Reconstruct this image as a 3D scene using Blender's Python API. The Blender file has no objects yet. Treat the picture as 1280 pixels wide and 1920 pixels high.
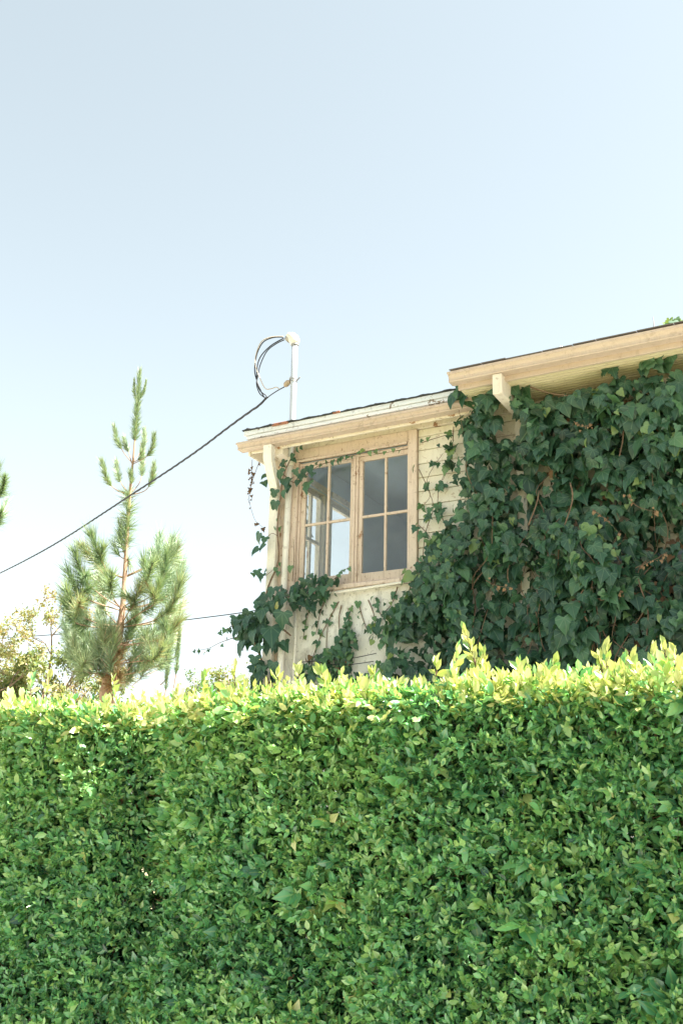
import bpy, bmesh, math, random
import numpy as np
from mathutils import Vector, Matrix, Quaternion

random.seed(7)
rng = np.random.default_rng(11)
sc = bpy.context.scene
COL = sc.collection
R = math.radians

# ------------------------------------------------------------------ camera
F, PITCH, ROLL, YAW = 1960.0, R(18.29), R(1.41), R(28.81)
CAM = np.array([0.0, 0.0, 1.6])
_fw = np.array([0, math.cos(PITCH), math.sin(PITCH)])
_u0 = np.array([0, -math.sin(PITCH), math.cos(PITCH)])
_r0 = np.array([1.0, 0, 0])
RT = math.cos(ROLL) * _r0 + math.sin(ROLL) * _u0
UP = -math.sin(ROLL) * _r0 + math.cos(ROLL) * _u0
cd = bpy.data.cameras.new('camera')
cam = bpy.data.objects.new('camera', cd)
COL.objects.link(cam)
cd.sensor_fit = 'VERTICAL'; cd.sensor_height = 36.0; cd.sensor_width = 24.0
cd.lens = F / 1920 * 36.0
cd.clip_start = 0.05; cd.clip_end = 3000
cam.matrix_world = Matrix(((RT[0], UP[0], -_fw[0], CAM[0]), (RT[1], UP[1], -_fw[1], CAM[1]), (RT[2], UP[2], -_fw[2], CAM[2]), (0, 0, 0, 1)))
sc.camera = cam

# ------------------------------------------------------------------ light
SUN_EL, SUN_AZ = R(55), R(-17.0)          # azimuth counter-clockwise from +X: from the right, slightly behind the facade
sdir = Vector((math.cos(SUN_EL) * math.cos(SUN_AZ), math.cos(SUN_EL) * math.sin(SUN_AZ), math.sin(SUN_EL)))
w = bpy.data.worlds.new('World'); sc.world = w; w.use_nodes = True
nt = w.node_tree; nt.nodes.clear()
sky = nt.nodes.new('ShaderNodeTexSky'); sky.sky_type = 'NISHITA'; sky.sun_disc = False
sky.sun_elevation = SUN_EL; sky.sun_rotation = math.pi / 2 - SUN_AZ
sky.altitude = 50; sky.air_density = 1.0; sky.dust_density = 0.8; sky.ozone_density = 0.5
hs = nt.nodes.new('ShaderNodeHueSaturation'); hs.inputs['Saturation'].default_value = 0.43; hs.inputs['Hue'].default_value = 0.462
bg = nt.nodes.new('ShaderNodeBackground'); bg.inputs[1].default_value = 0.071
wo = nt.nodes.new('ShaderNodeOutputWorld')
gm = nt.nodes.new('ShaderNodeGamma'); gm.inputs[1].default_value = 0.8
nt.links.new(sky.outputs[0], gm.inputs[0]); nt.links.new(gm.outputs[0], hs.inputs['Color']); nt.links.new(hs.outputs[0], bg.inputs[0]); nt.links.new(bg.outputs[0], wo.inputs[0])
sl = bpy.data.lights.new('sun', 'SUN'); sl.energy = 5.0; sl.angle = R(0.53); sl.color = (1.0, 0.96, 0.91)
so = bpy.data.objects.new('sun', sl); COL.objects.link(so)
so.rotation_euler = sdir.to_track_quat('Z', 'Y').to_euler()
sc.view_settings.view_transform = 'Standard'; sc.view_settings.look = 'None'
sc.view_settings.exposure = 2.44; sc.view_settings.gamma = 1.0; sc.view_settings.use_curve_mapping = False
sc.cycles.use_denoising = True; sc.cycles.use_adaptive_sampling = False
sc.cycles.max_bounces = 12; sc.cycles.diffuse_bounces = 8; sc.cycles.transparent_max_bounces = 12

# ------------------------------------------------------------------ layout helpers (house frame: u along the facade, v inwards, z up)
HU = np.array([math.cos(YAW), -math.sin(YAW), 0.0])
HV = np.array([math.sin(YAW), math.cos(YAW), 0.0])
def ray(x, y): return _fw + (x - 640) / F * RT - (y - 960) / F * UP
_d = ray(548, 960); HO = CAM + _d * (8.5 / _d[1]); HO[2] = 0.0
def H(u, v, z): return HO + HU * u + HV * v + np.array([0, 0, z])
def hloc(P): P = np.asarray(P); return np.array([(P - HO) @ HU, (P - HO) @ HV, P[2]])
def fac(x, y, v=0.0):                    # photo pixel -> point of the plane v = const, in house coordinates
    d = ray(x, y); P = CAM + d * (((HO + HV * v - CAM) @ HV) / (d @ HV)); return np.array([(P - HO) @ HU, v, P[2]])
def at(x, y, D): d = ray(x, y); return CAM + d * (D / d[1])
def project(P):
    h = np.asarray(P) - CAM; k = h @ _fw; return np.stack([640 + F * (h @ RT) / k, 960 - F * (h @ UP) / k], -1)
HROT = Matrix.Rotation(-YAW, 4, 'Z')

# ------------------------------------------------------------------ material helpers
def newmat(name):
    m = bpy.data.materials.new(name); m.use_nodes = True
    t = m.node_tree; t.nodes.clear()
    o = t.nodes.new('ShaderNodeOutputMaterial')
    return m, t, o
def N(t, kind, **kw):
    n = t.nodes.new(kind)
    for k, v in kw.items():
        if k.startswith('i_'):
            key = k[2:]
            key = int(key) if key.isdigit() else key.replace('_', ' ')
            n.inputs[key].default_value = v
        else: setattr(n, k, v)
    return n
def L(t, a, b): t.links.new(a, b)
def col4(c): return (c[0], c[1], c[2], 1.0)
def ramp(t, src, stops):
    r = t.nodes.new('ShaderNodeValToRGB'); L(t, src, r.inputs[0])
    e = r.color_ramp.elements
    while len(e) < len(stops): e.new(0.5)
    for el, (p, c) in zip(e, stops): el.position = p; el.color = col4(c) if len(c) == 3 else c
    return r
def mixc(t, f, a, b, mode='MIX'):
    m = t.nodes.new('ShaderNodeMix'); m.data_type = 'RGBA'; m.blend_type = mode
    for s, v in ((m.inputs[0], f), (m.inputs[6], a), (m.inputs[7], b)):
        if hasattr(v, 'is_output'): L(t, v, s)
        elif isinstance(v, (int, float)): s.default_value = v
        else: s.default_value = col4(v)
    return m.outputs[2]
def math_(t, op, a, b=0.0, c=0.0):
    m = t.nodes.new('ShaderNodeMath'); m.operation = op
    for s, v in zip(m.inputs, (a, b, c)):
        if hasattr(v, 'is_output'): L(t, v, s)
        else: s.default_value = v
    return m.outputs[0]
def noise(t, vec, scale, detail=4, rough=0.6, dist=0.0, d4=False):
    n = N(t, 'ShaderNodeTexNoise'); n.inputs['Scale'].default_value = scale; n.inputs['Detail'].default_value = detail
    n.inputs['Roughness'].default_value = rough; n.inputs['Distortion'].default_value = dist
    L(t, vec, n.inputs['Vector']); return n.outputs['Fac']
def scaled(t, vec, s):
    m = N(t, 'ShaderNodeMapping'); m.inputs['Scale'].default_value = s; L(t, vec, m.inputs['Vector']); return m.outputs[0]

def painted(name, base, warm=None, dirt=(0.16, 0.10, 0.05), dirt_amt=0.5, rough=0.6, peel=None, peel_at=0.72, streak=(3, 3, 0.6), bump=0.15, bscale=60, metal=0.0, speck=0.0):
    """old paint: two-tone fade, vertical dirt streaks, specks and peeled islands"""
    m, t, o = newmat(name)
    tc = N(t, 'ShaderNodeTexCoord').outputs['Object']
    warm = warm or tuple(c * 0.85 for c in base)
    c = mixc(t, ramp(t, noise(t, tc, 2.3, 5), [(0.35, (0, 0, 0)), (0.7, (1, 1, 1))]).outputs[0], base, warm)
    st = noise(t, scaled(t, tc, streak), 9, 6, 0.7, 0.4)
    f = ramp(t, st, [(0.52, (0, 0, 0)), (0.80, (1, 1, 1))]).outputs[0]
    c = mixc(t, math_(t, 'MULTIPLY', f, dirt_amt), c, dirt)
    fine = noise(t, tc, 130, 3, 0.7)
    c = mixc(t, math_(t, 'MULTIPLY', ramp(t, fine, [(0.35, (1, 1, 1)), (0.6, (0, 0, 0))]).outputs[0], 0.16), c, tuple(x * 0.45 for x in base))
    if speck:
        sp = noise(t, tc, 34, 2, 0.5, 0.6); big = noise(t, tc, 3.1, 2)
        s1 = ramp(t, math_(t, 'ADD', sp, math_(t, 'MULTIPLY', big, 0.35)), [(0.80, (0, 0, 0)), (0.86, (1, 1, 1))]).outputs[0]
        c = mixc(t, math_(t, 'MULTIPLY', s1, speck), c, dirt)
    hgt = noise(t, tc, bscale, 5, 0.7)
    if peel:
        pn = noise(t, scaled(t, tc, (1, 1, 1.0)), 5.5, 8, 0.68, 0.3)
        pm = ramp(t, pn, [(peel_at, (0, 0, 0)), (peel_at + 0.015, (1, 1, 1))]).outputs[0]
        c = mixc(t, pm, c, peel)
        hgt = math_(t, 'SUBTRACT', hgt, math_(t, 'MULTIPLY', pm, 0.8))
    b = N(t, 'ShaderNodeBump'); b.inputs['Strength'].default_value = bump; b.inputs['Distance'].default_value = 0.01
    L(t, hgt, b.inputs['Height'])
    p = N(t, 'ShaderNodeBsdfPrincipled'); L(t, c, p.inputs['Base Color'])
    p.inputs['Roughness'].default_value = rough; p.inputs['Metallic'].default_value = metal
    L(t, b.outputs[0], p.inputs['Normal']); L(t, p.outputs[0], o.inputs[0])
    return m

def leafmat(name, stops, trans=0.35, rough=0.35, vein=None, tcol=1.0, dark_back=0.0, spec=0.5):
    """leaf: colour by the per-leaf 'tint' attribute, light passing through the blade, waxy reflection"""
    m, t, o = newmat(name)
    a = N(t, 'ShaderNodeAttribute', attribute_name='tint')
    c = ramp(t, a.outputs['Fac'], stops).outputs[0]
    geo = N(t, 'ShaderNodeNewGeometry')
    n1 = noise(t, geo.outputs['Position'], 45, 2)
    c = mixc(t, math_(t, 'MULTIPLY', n1, 0.22), c, (0.02, 0.05, 0.02))
    if vein:
        lu = N(t, 'ShaderNodeAttribute', attribute_name='luv')
        sx = N(t, 'ShaderNodeSeparateXYZ'); L(t, lu.outputs['Vector'], sx.inputs[0])
        if vein == 'ivy':
            ang = math_(t, 'ARCTAN2', sx.outputs[0], sx.outputs[1])
            k = math_(t, 'ABSOLUTE', math_(t, 'SUBTRACT', math_(t, 'FRACT', math_(t, 'ADD', math_(t, 'DIVIDE', ang, 0.72), 0.5)), 0.5))
            rad = math_(t, 'SQRT', math_(t, 'ADD', math_(t, 'MULTIPLY', sx.outputs[0], sx.outputs[0]), math_(t, 'MULTIPLY', sx.outputs[1], sx.outputs[1])))
            dline = math_(t, 'MULTIPLY', k, rad)
            vm = ramp(t, dline, [(0.012, (1, 1, 1)), (0.04, (0, 0, 0))]).outputs[0]
            c = mixc(t, math_(t, 'MULTIPLY', vm, 0.38), c, (0.20, 0.30, 0.17))
        else:
            vm = ramp(t, math_(t, 'ABSOLUTE', sx.outputs[0]), [(0.015, (1, 1, 1)), (0.045, (0, 0, 0))]).outputs[0]
            c = mixc(t, math_(t, 'MULTIPLY', vm, 0.35), c, (0.30, 0.38, 0.12))
    p = N(t, 'ShaderNodeBsdfPrincipled'); L(t, c, p.inputs['Base Color'])
    p.inputs['Roughness'].default_value = rough; p.inputs['Specular IOR Level'].default_value = spec
    tr = N(t, 'ShaderNodeBsdfTranslucent')
    tc = mixc(t, 1.0, c, (1.0 * tcol, 1.0 * tcol, 0.45 * tcol), 'MULTIPLY'); L(t, tc, tr.inputs[0])
    mx = N(t, 'ShaderNodeMixShader'); mx.inputs[0].default_value = trans
    L(t, p.outputs[0], mx.inputs[1]); L(t, tr.outputs[0], mx.inputs[2]); L(t, mx.outputs[0], o.inputs[0])
    return m

def bark(name, a, b, scale=18, stretch=(1, 1, 0.25), bump=0.6):
    m, t, o = newmat(name)
    tc = N(t, 'ShaderNodeTexCoord').outputs['Object']
    n = noise(t, scaled(t, tc, stretch), scale, 6, 0.7, 0.5)
    c = ramp(t, n, [(0.3, a), (0.7, b)]).outputs[0]
    bm = N(t, 'ShaderNodeBump'); bm.inputs['Strength'].default_value = bump; bm.inputs['Distance'].default_value = 0.02; L(t, n, bm.inputs['Height'])
    p = N(t, 'ShaderNodeBsdfPrincipled'); L(t, c, p.inputs['Base Color']); p.inputs['Roughness'].default_value = 0.85
    L(t, bm.outputs[0], p.inputs['Normal']); L(t, p.outputs[0], o.inputs[0])
    return m

def plain(name, c, rough=0.5, metal=0.0, var=0.15, scale=20):
    m, t, o = newmat(name)
    tc = N(t, 'ShaderNodeTexCoord').outputs['Object']
    n = noise(t, tc, scale, 4)
    cc = mixc(t, math_(t, 'MULTIPLY', n, var * 2), c, tuple(x * 0.45 for x in c))
    p = N(t, 'ShaderNodeBsdfPrincipled'); L(t, cc, p.inputs['Base Color']); p.inputs['Roughness'].default_value = rough; p.inputs['Metallic'].default_value = metal
    L(t, p.outputs[0], o.inputs[0]); return m

def glassmat():
    m, t, o = newmat('window glass')
    tc = N(t, 'ShaderNodeTexCoord').outputs['Object']
    g = N(t, 'ShaderNodeBsdfGlossy'); g.inputs['Roughness'].default_value = 0.02
    b = N(t, 'ShaderNodeBump'); b.inputs['Strength'].default_value = 0.05; b.inputs['Distance'].default_value = 0.02
    L(t, noise(t, tc, 5, 1), b.inputs['Height']); L(t, b.outputs[0], g.inputs['Normal'])
    tr = N(t, 'ShaderNodeBsdfTransparent'); tr.inputs[0].default_value = (0.985, 0.992, 0.988, 1)
    lw = N(t, 'ShaderNodeLayerWeight'); lw.inputs[0].default_value = 0.5
    frs = math_(t, 'MULTIPLY_ADD', math_(t, 'POWER', lw.outputs['Facing'], 5.0), 0.9, 0.045)
    m1 = N(t, 'ShaderNodeMixShader'); L(t, frs, m1.inputs[0]); L(t, tr.outputs[0], m1.inputs[1]); L(t, g.outputs[0], m1.inputs[2])
    df = N(t, 'ShaderNodeBsdfDiffuse'); df.inputs[0].default_value = (0.60, 0.63, 0.64, 1)
    m2 = N(t, 'ShaderNodeMixShader')
    dust = ramp(t, noise(t, tc, 7, 6, 0.7), [(0.35, (0.03, 0.03, 0.03)), (0.85, (0.085, 0.085, 0.085))]).outputs[0]
    L(t, dust, m2.inputs[0]); L(t, m1.outputs[0], m2.inputs[1]); L(t, df.outputs[0], m2.inputs[2]); L(t, m2.outputs[0], o.inputs[0])
    return m

M = {}
M['cream'] = painted('cream siding paint', (0.79, 0.75, 0.65), (0.76, 0.69, 0.54), (0.30, 0.17, 0.09), 0.30, 0.6, speck=0.45)
M['trim'] = painted('cream trim paint', (0.76, 0.70, 0.59), (0.72, 0.63, 0.50), (0.22, 0.13, 0.06), 0.35, 0.55, peel=(0.30, 0.15, 0.07), peel_at=0.60, speck=0.45)
M['tan'] = painted('tan window paint', (0.61, 0.48, 0.38), (0.67, 0.55, 0.45), (0.20, 0.10, 0.05), 0.62, 0.6, peel=(0.30, 0.17, 0.10), peel_at=0.63, streak=(5, 5, 0.5), bump=0.35, speck=0.45)
M['gutter'] = painted('beige gutter enamel', (0.55, 0.44, 0.35), (0.50, 0.39, 0.30), (0.24, 0.16, 0.10), 0.55, 0.42, streak=(3, 3, 0.7), bump=0.08, speck=0.3)
M['pale'] = painted('flaking white paint with skylight tint', (0.70, 0.75, 0.80), (0.78, 0.79, 0.81), (0.16, 0.15, 0.14), 0.5, 0.6, peel=(0.22, 0.17, 0.13), peel_at=0.61, streak=(0.5, 3, 3), bump=0.4, speck=0.3)  # blue sky reflection put into the colour of white, flaking paint
M['pipe'] = painted('cream painted metal pipe', (0.78, 0.73, 0.62), (0.78, 0.74, 0.65), (0.25, 0.16, 0.10), 0.3, 0.45, streak=(6, 6, 0.4), bump=0.08, speck=0.3)
M['stucco'] = painted('stained cream stucco', (0.80, 0.76, 0.66), (0.82, 0.80, 0.76), (0.20, 0.17, 0.13), 0.95, 0.85, streak=(1.0, 1.0, 0.45), bump=0.35, bscale=90, speck=0.4)
M['soffit'] = painted('soffit paint with bounce glow', (0.66, 0.59, 0.38), (0.60, 0.51, 0.31), (0.26, 0.16, 0.08), 0.35, 0.65, speck=0.3)  # warm bounce glow under the eave put into the paint's yellow
M['felt'] = plain('black roofing felt', (0.045, 0.05, 0.055), 0.9)
M['shingle'] = plain('grey asphalt shingle', (0.16, 0.15, 0.14), 0.95, scale=120, var=0.3)
M['rust'] = plain('rusty orange flashing', (0.34, 0.14, 0.08), 0.8)
M['galv'] = painted('galvanised conduit', (0.62, 0.63, 0.64), (0.52, 0.54, 0.55), (0.30, 0.28, 0.25), 0.35, 0.38, streak=(5, 5, 0.4), bump=0.03, metal=0.55)
M['head'] = painted('aged white cast cap', (0.74, 0.71, 0.64), (0.66, 0.61, 0.52), (0.3, 0.22, 0.15), 0.35, 0.5, bump=0.1)
M['cable'] = plain('black cable rubber', (0.022, 0.022, 0.026), 0.55)
M['cablew'] = plain('bleached cable sleeve', (0.50, 0.42, 0.33), 0.7)
M['steel'] = plain('dull steel', (0.40, 0.38, 0.35), 0.45, 0.7)
M['porcelain'] = plain('brown glazed insulator', (0.42, 0.32, 0.22), 0.3)
M['room'] = plain('grey plaster interior', (0.47, 0.61, 0.74), 0.9, scale=3, var=0.08)
M['darkroom'] = plain('dim floor boards', (0.20, 0.15, 0.10), 0.7)
M['glass'] = glassmat()
M['concrete'] = painted('pale concrete', (0.57, 0.55, 0.52), (0.51, 0.49, 0.46), (0.2, 0.17, 0.13), 0.4, 0.9, streak=(1, 1, 1), bump=0.2)
M['asphalt'] = painted('worn grey asphalt', (0.27, 0.265, 0.255), (0.23, 0.225, 0.22), (0.07, 0.07, 0.07), 0.4, 0.95, streak=(0.4, 0.4, 1), bump=0.4)
M['soil'] = painted('dry grass and soil', (0.28, 0.24, 0.13), (0.20, 0.20, 0.08), (0.1, 0.07, 0.04), 0.5, 1.0, streak=(1, 1, 1), bump=0.5, bscale=30)
M['hedge'] = leafmat('clipped hedge leaf', [(0.0, (0.022, 0.085, 0.055)), (0.35, (0.095, 0.305, 0.145)), (0.65, (0.215, 0.500, 0.190)), (0.85, (0.46, 0.56, 0.19)), (1.0, (0.64, 0.64, 0.30))], 0.30, 0.26, 'mid', 1.25, spec=0.8)  # ramp ends carry painted sunlight and gap shade besides leaf colour
M['ivy'] = leafmat('ivy leaf', [(0.0, (0.016, 0.050, 0.030)), (0.5, (0.040, 0.110, 0.064)), (0.78, (0.092, 0.205, 0.090)), (0.93, (0.24, 0.32, 0.10)), (1.0, (0.50, 0.36, 0.04))], 0.20, 0.38, 'ivy', 1.15, spec=0.5)
M['dead'] = leafmat('dead brown leaf', [(0.0, (0.06, 0.032, 0.018)), (0.6, (0.18, 0.095, 0.045)), (1.0, (0.36, 0.22, 0.12))], 0.2, 0.8, None)
M['needle'] = leafmat('pine needle', [(0.0, (0.10, 0.19, 0.12)), (0.5, (0.24, 0.34, 0.19)), (0.9, (0.42, 0.46, 0.26)), (1.0, (0.34, 0.20, 0.10))], 0.25, 0.4, None)
M['tree'] = leafmat('garden tree leaf', [(0.0, (0.07, 0.13, 0.05)), (0.4, (0.20, 0.27, 0.10)), (0.75, (0.38, 0.36, 0.15)), (1.0, (0.46, 0.29, 0.16))], 0.4, 0.5, None)
M['pinebark'] = bark('orange pine bark', (0.19, 0.11, 0.065), (0.44, 0.29, 0.18), 22, (1, 1, 0.4))
M['twig'] = bark('brown twig', (0.07, 0.04, 0.025), (0.22, 0.13, 0.07), 60, (1, 1, 0.3), 0.3)
M['vine'] = bark('woody ivy stem', (0.09, 0.055, 0.035), (0.25, 0.16, 0.10), 60, (1, 1, 0.3), 0.4)
M['bark'] = bark('grey brown bark', (0.14, 0.09, 0.06), (0.34, 0.24, 0.16), 20)
M['clay'] = plain('grey glazed clay', (0.30, 0.29, 0.27), 0.6)

# ------------------------------------------------------------------ mesh helpers
class MB:
    def __init__(s): s.v = []; s.f = []
    def box(s, x0, x1, y0, y1, z0, z1):
        n = len(s.v)
        s.v += [(x0, y0, z0), (x1, y0, z0), (x1, y1, z0), (x0, y1, z0), (x0, y0, z1), (x1, y0, z1), (x1, y1, z1), (x0, y1, z1)]
        s.f += [tuple(n + i for i in q) for q in ((0, 3, 2, 1), (4, 5, 6, 7), (0, 1, 5, 4), (1, 2, 6, 5), (2, 3, 7, 6), (3, 0, 4, 7))]
        return s
    def extrude_u(s, prof, u0, u1, cuts=1, wob=0.0):       # closed (v,z) profile swept along u
        n = len(s.v); k = len(prof)
        for c in range(cuts + 1):
            u = u0 + (u1 - u0) * c / cuts; dz = wob * math.sin(c * 1.7) if wob else 0
            s.v += [(u, v, z + dz) for v, z in prof]
        for c in range(cuts):
            for i in range(k):
                j = (i + 1) % k; a = n + c * k
                s.f.append((a + i, a + j, a + k + j, a + k + i))
        s.f.append(tuple(n + i for i in range(k - 1, -1, -1))); s.f.append(tuple(n + cuts * k + i for i in range(k)))
        return s
    def tube(s, pts, r, n=8, flat=None):                    # tapering tube; r scalar or list; flat=(a,b) makes it rectangular
        pts = [Vector(p) for p in pts]; base = len(s.v)
        up = None
        for i, p in enumerate(pts):
            d = (pts[min(i + 1, len(pts) - 1)] - pts[max(i - 1, 0)]).normalized()
            if up is None:
                up = Vector((1, 0, 0)) if abs(d.x) < 0.9 else Vector((0, 1, 0))
            x = (up - d * up.dot(d)).normalized(); y = d.cross(x); up = x
            rr = r[i] if isinstance(r, (list, tuple)) else r
            if flat:
                for a, b in ((-1, -1), (1, -1), (1, 1), (-1, 1)): s.v.append(tuple(p + x * a * flat[0] * rr + y * b * flat[1] * rr))
            else:
                for k in range(n): a = 2 * math.pi * k / n; s.v.append(tuple(p + (x * math.cos(a) + y * math.sin(a)) * rr))
        k = 4 if flat else n
        for i in range(len(pts) - 1):
            for j in range(k):
                a = base + i * k; s.f.append((a + j, a + (j + 1) % k, a + k + (j + 1) % k, a + k + j))
        s.f.append(tuple(base + j for j in range(k - 1, -1, -1))); e = base + (len(pts) - 1) * k; s.f.append(tuple(e + j for j in range(k)))
        return s
    def build(s, name, m, parent=None, bevel=0.0, smooth=False, origin=None):
        org = np.array(parent['_o']) if (parent is not None and '_o' in parent) else np.zeros(3)
        me = bpy.data.meshes.new(name)
        me.from_pydata([tuple(np.array(v) - org) for v in s.v], [], s.f); me.update()
        if bevel:
            bm = bmesh.new(); bm.from_mesh(me)
            bmesh.ops.bevel(bm, geom=[e for e in bm.edges if len(e.link_faces) == 2 and e.calc_face_angle(0) > 0.5], offset=bevel, segments=1, affect='EDGES', clamp_overlap=True)
            bm.to_mesh(me); bm.free()
        if smooth:
            me.polygons.foreach_set('use_smooth', [True] * len(me.polygons))
        me.materials.append(M[m] if isinstance(m, str) else m)
        o = bpy.data.objects.new(name, me); COL.objects.link(o)
        if parent is not None:
            o.parent = parent; o['_o'] = list(org)
        return o

def thing(name, label, cat, org=(0, 0, 0), frame='house', group=None):
    """Empty at a thing's base. Child meshes are given in frame coordinates; '_o' is subtracted when they are built."""
    e = bpy.data.objects.new(name, None); COL.objects.link(e); e.empty_display_size = 0.2
    e['label'] = label; e['category'] = cat; e['_o'] = list(map(float, org))
    if group: e['group'] = group
    if frame == 'house':
        P = H(*org); e.matrix_world = Matrix.Translation(Vector(P)) @ HROT
    else: e.location = Vector(org)
    return e
def structure(o, label=None, cat=None):
    o['kind'] = 'structure'
    if label: o['label'] = label
    if cat: o['category'] = cat
    return o
def houseframe(o): o.matrix_world = Matrix.Translation(Vector(HO)) @ HROT; return o

# leaves: templates + fast merged scatter ------------------------------------------------
def tmpl_elliptic(wd=0.24, fold=0.07, droop=0.08):
    ys = [0, .30, .66, 1.0]
    v = [(0, 0, 0), (0, .30, 0.01), (0, .66, -droop * .35), (0, 1.0, -droop * 1.4),
         (-wd, .30, fold), (-wd * .86, .66, fold * .6 - droop * .35), (wd, .30, fold), (wd * .86, .66, fold * .6 - droop * .35)]
    f = [(0, 1, 4), (1, 2, 5), (1, 5, 4), (2, 3, 5), (0, 6, 1), (1, 6, 7), (1, 7, 2), (2, 7, 3)]
    return np.array(v, float), np.array(f)
def tmpl_ivy(kind):
    half = {0: [(.0, -.02), (.20, -.16), (.42, -.08), (.53, .14), (.40, .34), (.30, .62), (0, 1.0)],
            1: [(.0, .02), (.22, -.14), (.50, -.10), (.60, .12), (.36, .28), (.40, .50), (.22, .62), (0, 1.0)],
            2: [(.0, -.06), (.24, -.20), (.46, -.06), (.50, .20), (.38, .48), (.20, .76), (0, 1.0)]}[kind]
    half = [(x, y) for x, y in half]
    ring = half + [(-x, y) for x, y in half[-2:0:-1]]
    v = [(0, .22, 0.03)]
    for x, y in ring:
        r2 = x * x + (y - .25) ** 2
        v.append((x, y, -0.32 * r2 + 0.20 * abs(x) - (0.12 if y > .9 else 0)))
    n = len(ring)
    f = [(0, 1 + i, 1 + (i + 1) % n) for i in range(n)]
    f = [(a, c, b) for a, b, c in f]
    return np.array(v, float), np.array(f)
def tmpl_blade():
    return np.array([(-.5, 0, 0), (.5, 0, 0), (0, 1, 0)], float), np.array([(0, 1, 2)])
def tmpl_small():
    return np.array([(0, 0, 0), (-.26, .45, .06), (0, 1, -.05), (.26, .45, .06)], float), np.array([(0, 3, 1), (1, 3, 2)])
def norm(a): return a / np.maximum(np.linalg.norm(a, axis=-1, keepdims=True), 1e-9)
def frames(d, n):
    d = norm(d); n = norm(n - d * (n * d).sum(-1, keepdims=True)); x = np.cross(d, n)
    return np.stack([x, d, n], -1)              # columns: x, y (tip), z (normal)
def leafmesh(name, tm, pos, rot, size, tint, width=None):
    tv, tf = tm; n = len(pos); k = len(tv)
    tvv = np.broadcast_to(tv, (n, k, 3)).copy()
    tvv *= np.asarray(size)[:, None, None]
    if width is not None: tvv[:, :, 0] = tv[None, :, 0] * np.asarray(width)[:, None]
    V = np.einsum('nij,nkj->nki', rot, tvv) + pos[:, None, :]
    Fc = (tf[None] + (np.arange(n) * k)[:, None, None]).reshape(-1, 3)
    me = bpy.data.meshes.new(name)
    me.vertices.add(n * k); me.vertices.foreach_set('co', V.reshape(-1).astype(np.float32))
    nf = len(Fc); me.loops.add(nf * 3); me.polygons.add(nf)
    me.loops.foreach_set('vertex_index', Fc.reshape(-1).astype(np.int32))
    me.polygons.foreach_set('loop_start', (np.arange(nf) * 3).astype(np.int32))
    me.polygons.foreach_set('loop_total', np.full(nf, 3, np.int32))
    me.polygons.foreach_set('use_smooth', np.ones(nf, bool))
    a = me.attributes.new('tint', 'FLOAT', 'POINT'); a.data.foreach_set('value', np.repeat(tint, k).astype(np.float32))
    b = me.attributes.new('luv', 'FLOAT_VECTOR', 'POINT'); b.data.foreach_set('vector', np.tile(tv, (n, 1)).reshape(-1).astype(np.float32))
    me.update(); me.validate()
    return me
def leafobj(name, tm, pos, rot, size, tint, m, parent, kind='stuff', width=None):
    pos = np.asarray(pos) - np.array(parent['_o'])
    me = leafmesh(name, tm, pos, rot, size, tint, width); me.materials.append(M[m])
    o = bpy.data.objects.new(name, me); COL.objects.link(o); o.parent = parent
    if kind: o['kind'] = kind
    return o
_leafcache = {}
def leafparts(name, key, tm, pos, rot, size, tint, m, parent):
    """each leaf an object of its own, sharing one of a few tinted blade meshes"""
    org = np.array(parent['_o'])
    for p, r, s, t in zip(pos, rot, size, tint):
        q = (key, m, int(min(max(t, 0), 0.999) * 14))
        if q not in _leafcache:
            me = leafmesh(name, tm, np.zeros((1, 3)), np.eye(3)[None], np.ones(1), np.array([(q[2] + .5) / 14])); me.materials.append(M[m]); _leafcache[q] = me
        o = bpy.data.objects.new(name, _leafcache[q]); COL.objects.link(o); o.parent = parent
        mm = Matrix(np.asarray(r * s).tolist()).to_4x4(); mm.translation = Vector(p - org); o.matrix_local = mm
def rnd(n): return norm(rng.normal(size=(n, 3)))
def vnoise(x, y, seed=0):
    """cheap smooth value noise in 0..1 (vectorised)"""
    def h(i, j): s = np.sin(i * 127.1 + j * 311.7 + seed * 74.7) * 43758.5453; return s - np.floor(s)
    xi, yi = np.floor(x), np.floor(y); fx, fy = x - xi, y - yi; fx = fx * fx * (3 - 2 * fx); fy = fy * fy * (3 - 2 * fy)
    return (h(xi, yi) * (1 - fx) + h(xi + 1, yi) * fx) * (1 - fy) + (h(xi, yi + 1) * (1 - fx) + h(xi + 1, yi + 1) * fx) * fy
def inpoly(x, y, P):
    c = np.zeros(len(x), bool); j = len(P) - 1
    for i in range(len(P)):
        (xi, yi), (xj, yj) = P[i], P[j]
        c ^= ((yi > y) != (yj > y)) & (x < (xj - xi) * (y - yi) / (yj - yi + 1e-12) + xi); j = i
    return c

# ------------------------------------------------------------------ ground
g = MB(); S = 400; n = 20
g.box(-S, S, -S, S, -0.5, -0.016); gr = structure(houseframe(g.build('ground', 'soil')))
g = MB().box(-60, 60, -3.05, 6.0, -0.3, 0.0); structure(houseframe(g.build('patio', 'concrete')))
sw = MB().box(-60, 60, -5.4, -3.3, -0.3, 0.0); sidewalk = structure(houseframe(sw.build('sidewalk', 'concrete')))
k = MB().box(-60, 60, -5.58, -5.404, -0.3, 0.004); structure(houseframe(k.build('kerb', 'concrete', bevel=0.015)))
k = MB().box(-60, 60, -16.0, -5.584, -0.3, -0.12); structure(houseframe(k.build('road', 'asphalt')))
k = MB().box(-60, 60, -19.0, -16.004, -0.3, 0.0); structure(houseframe(k.build('pavement', 'concrete')))

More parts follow.
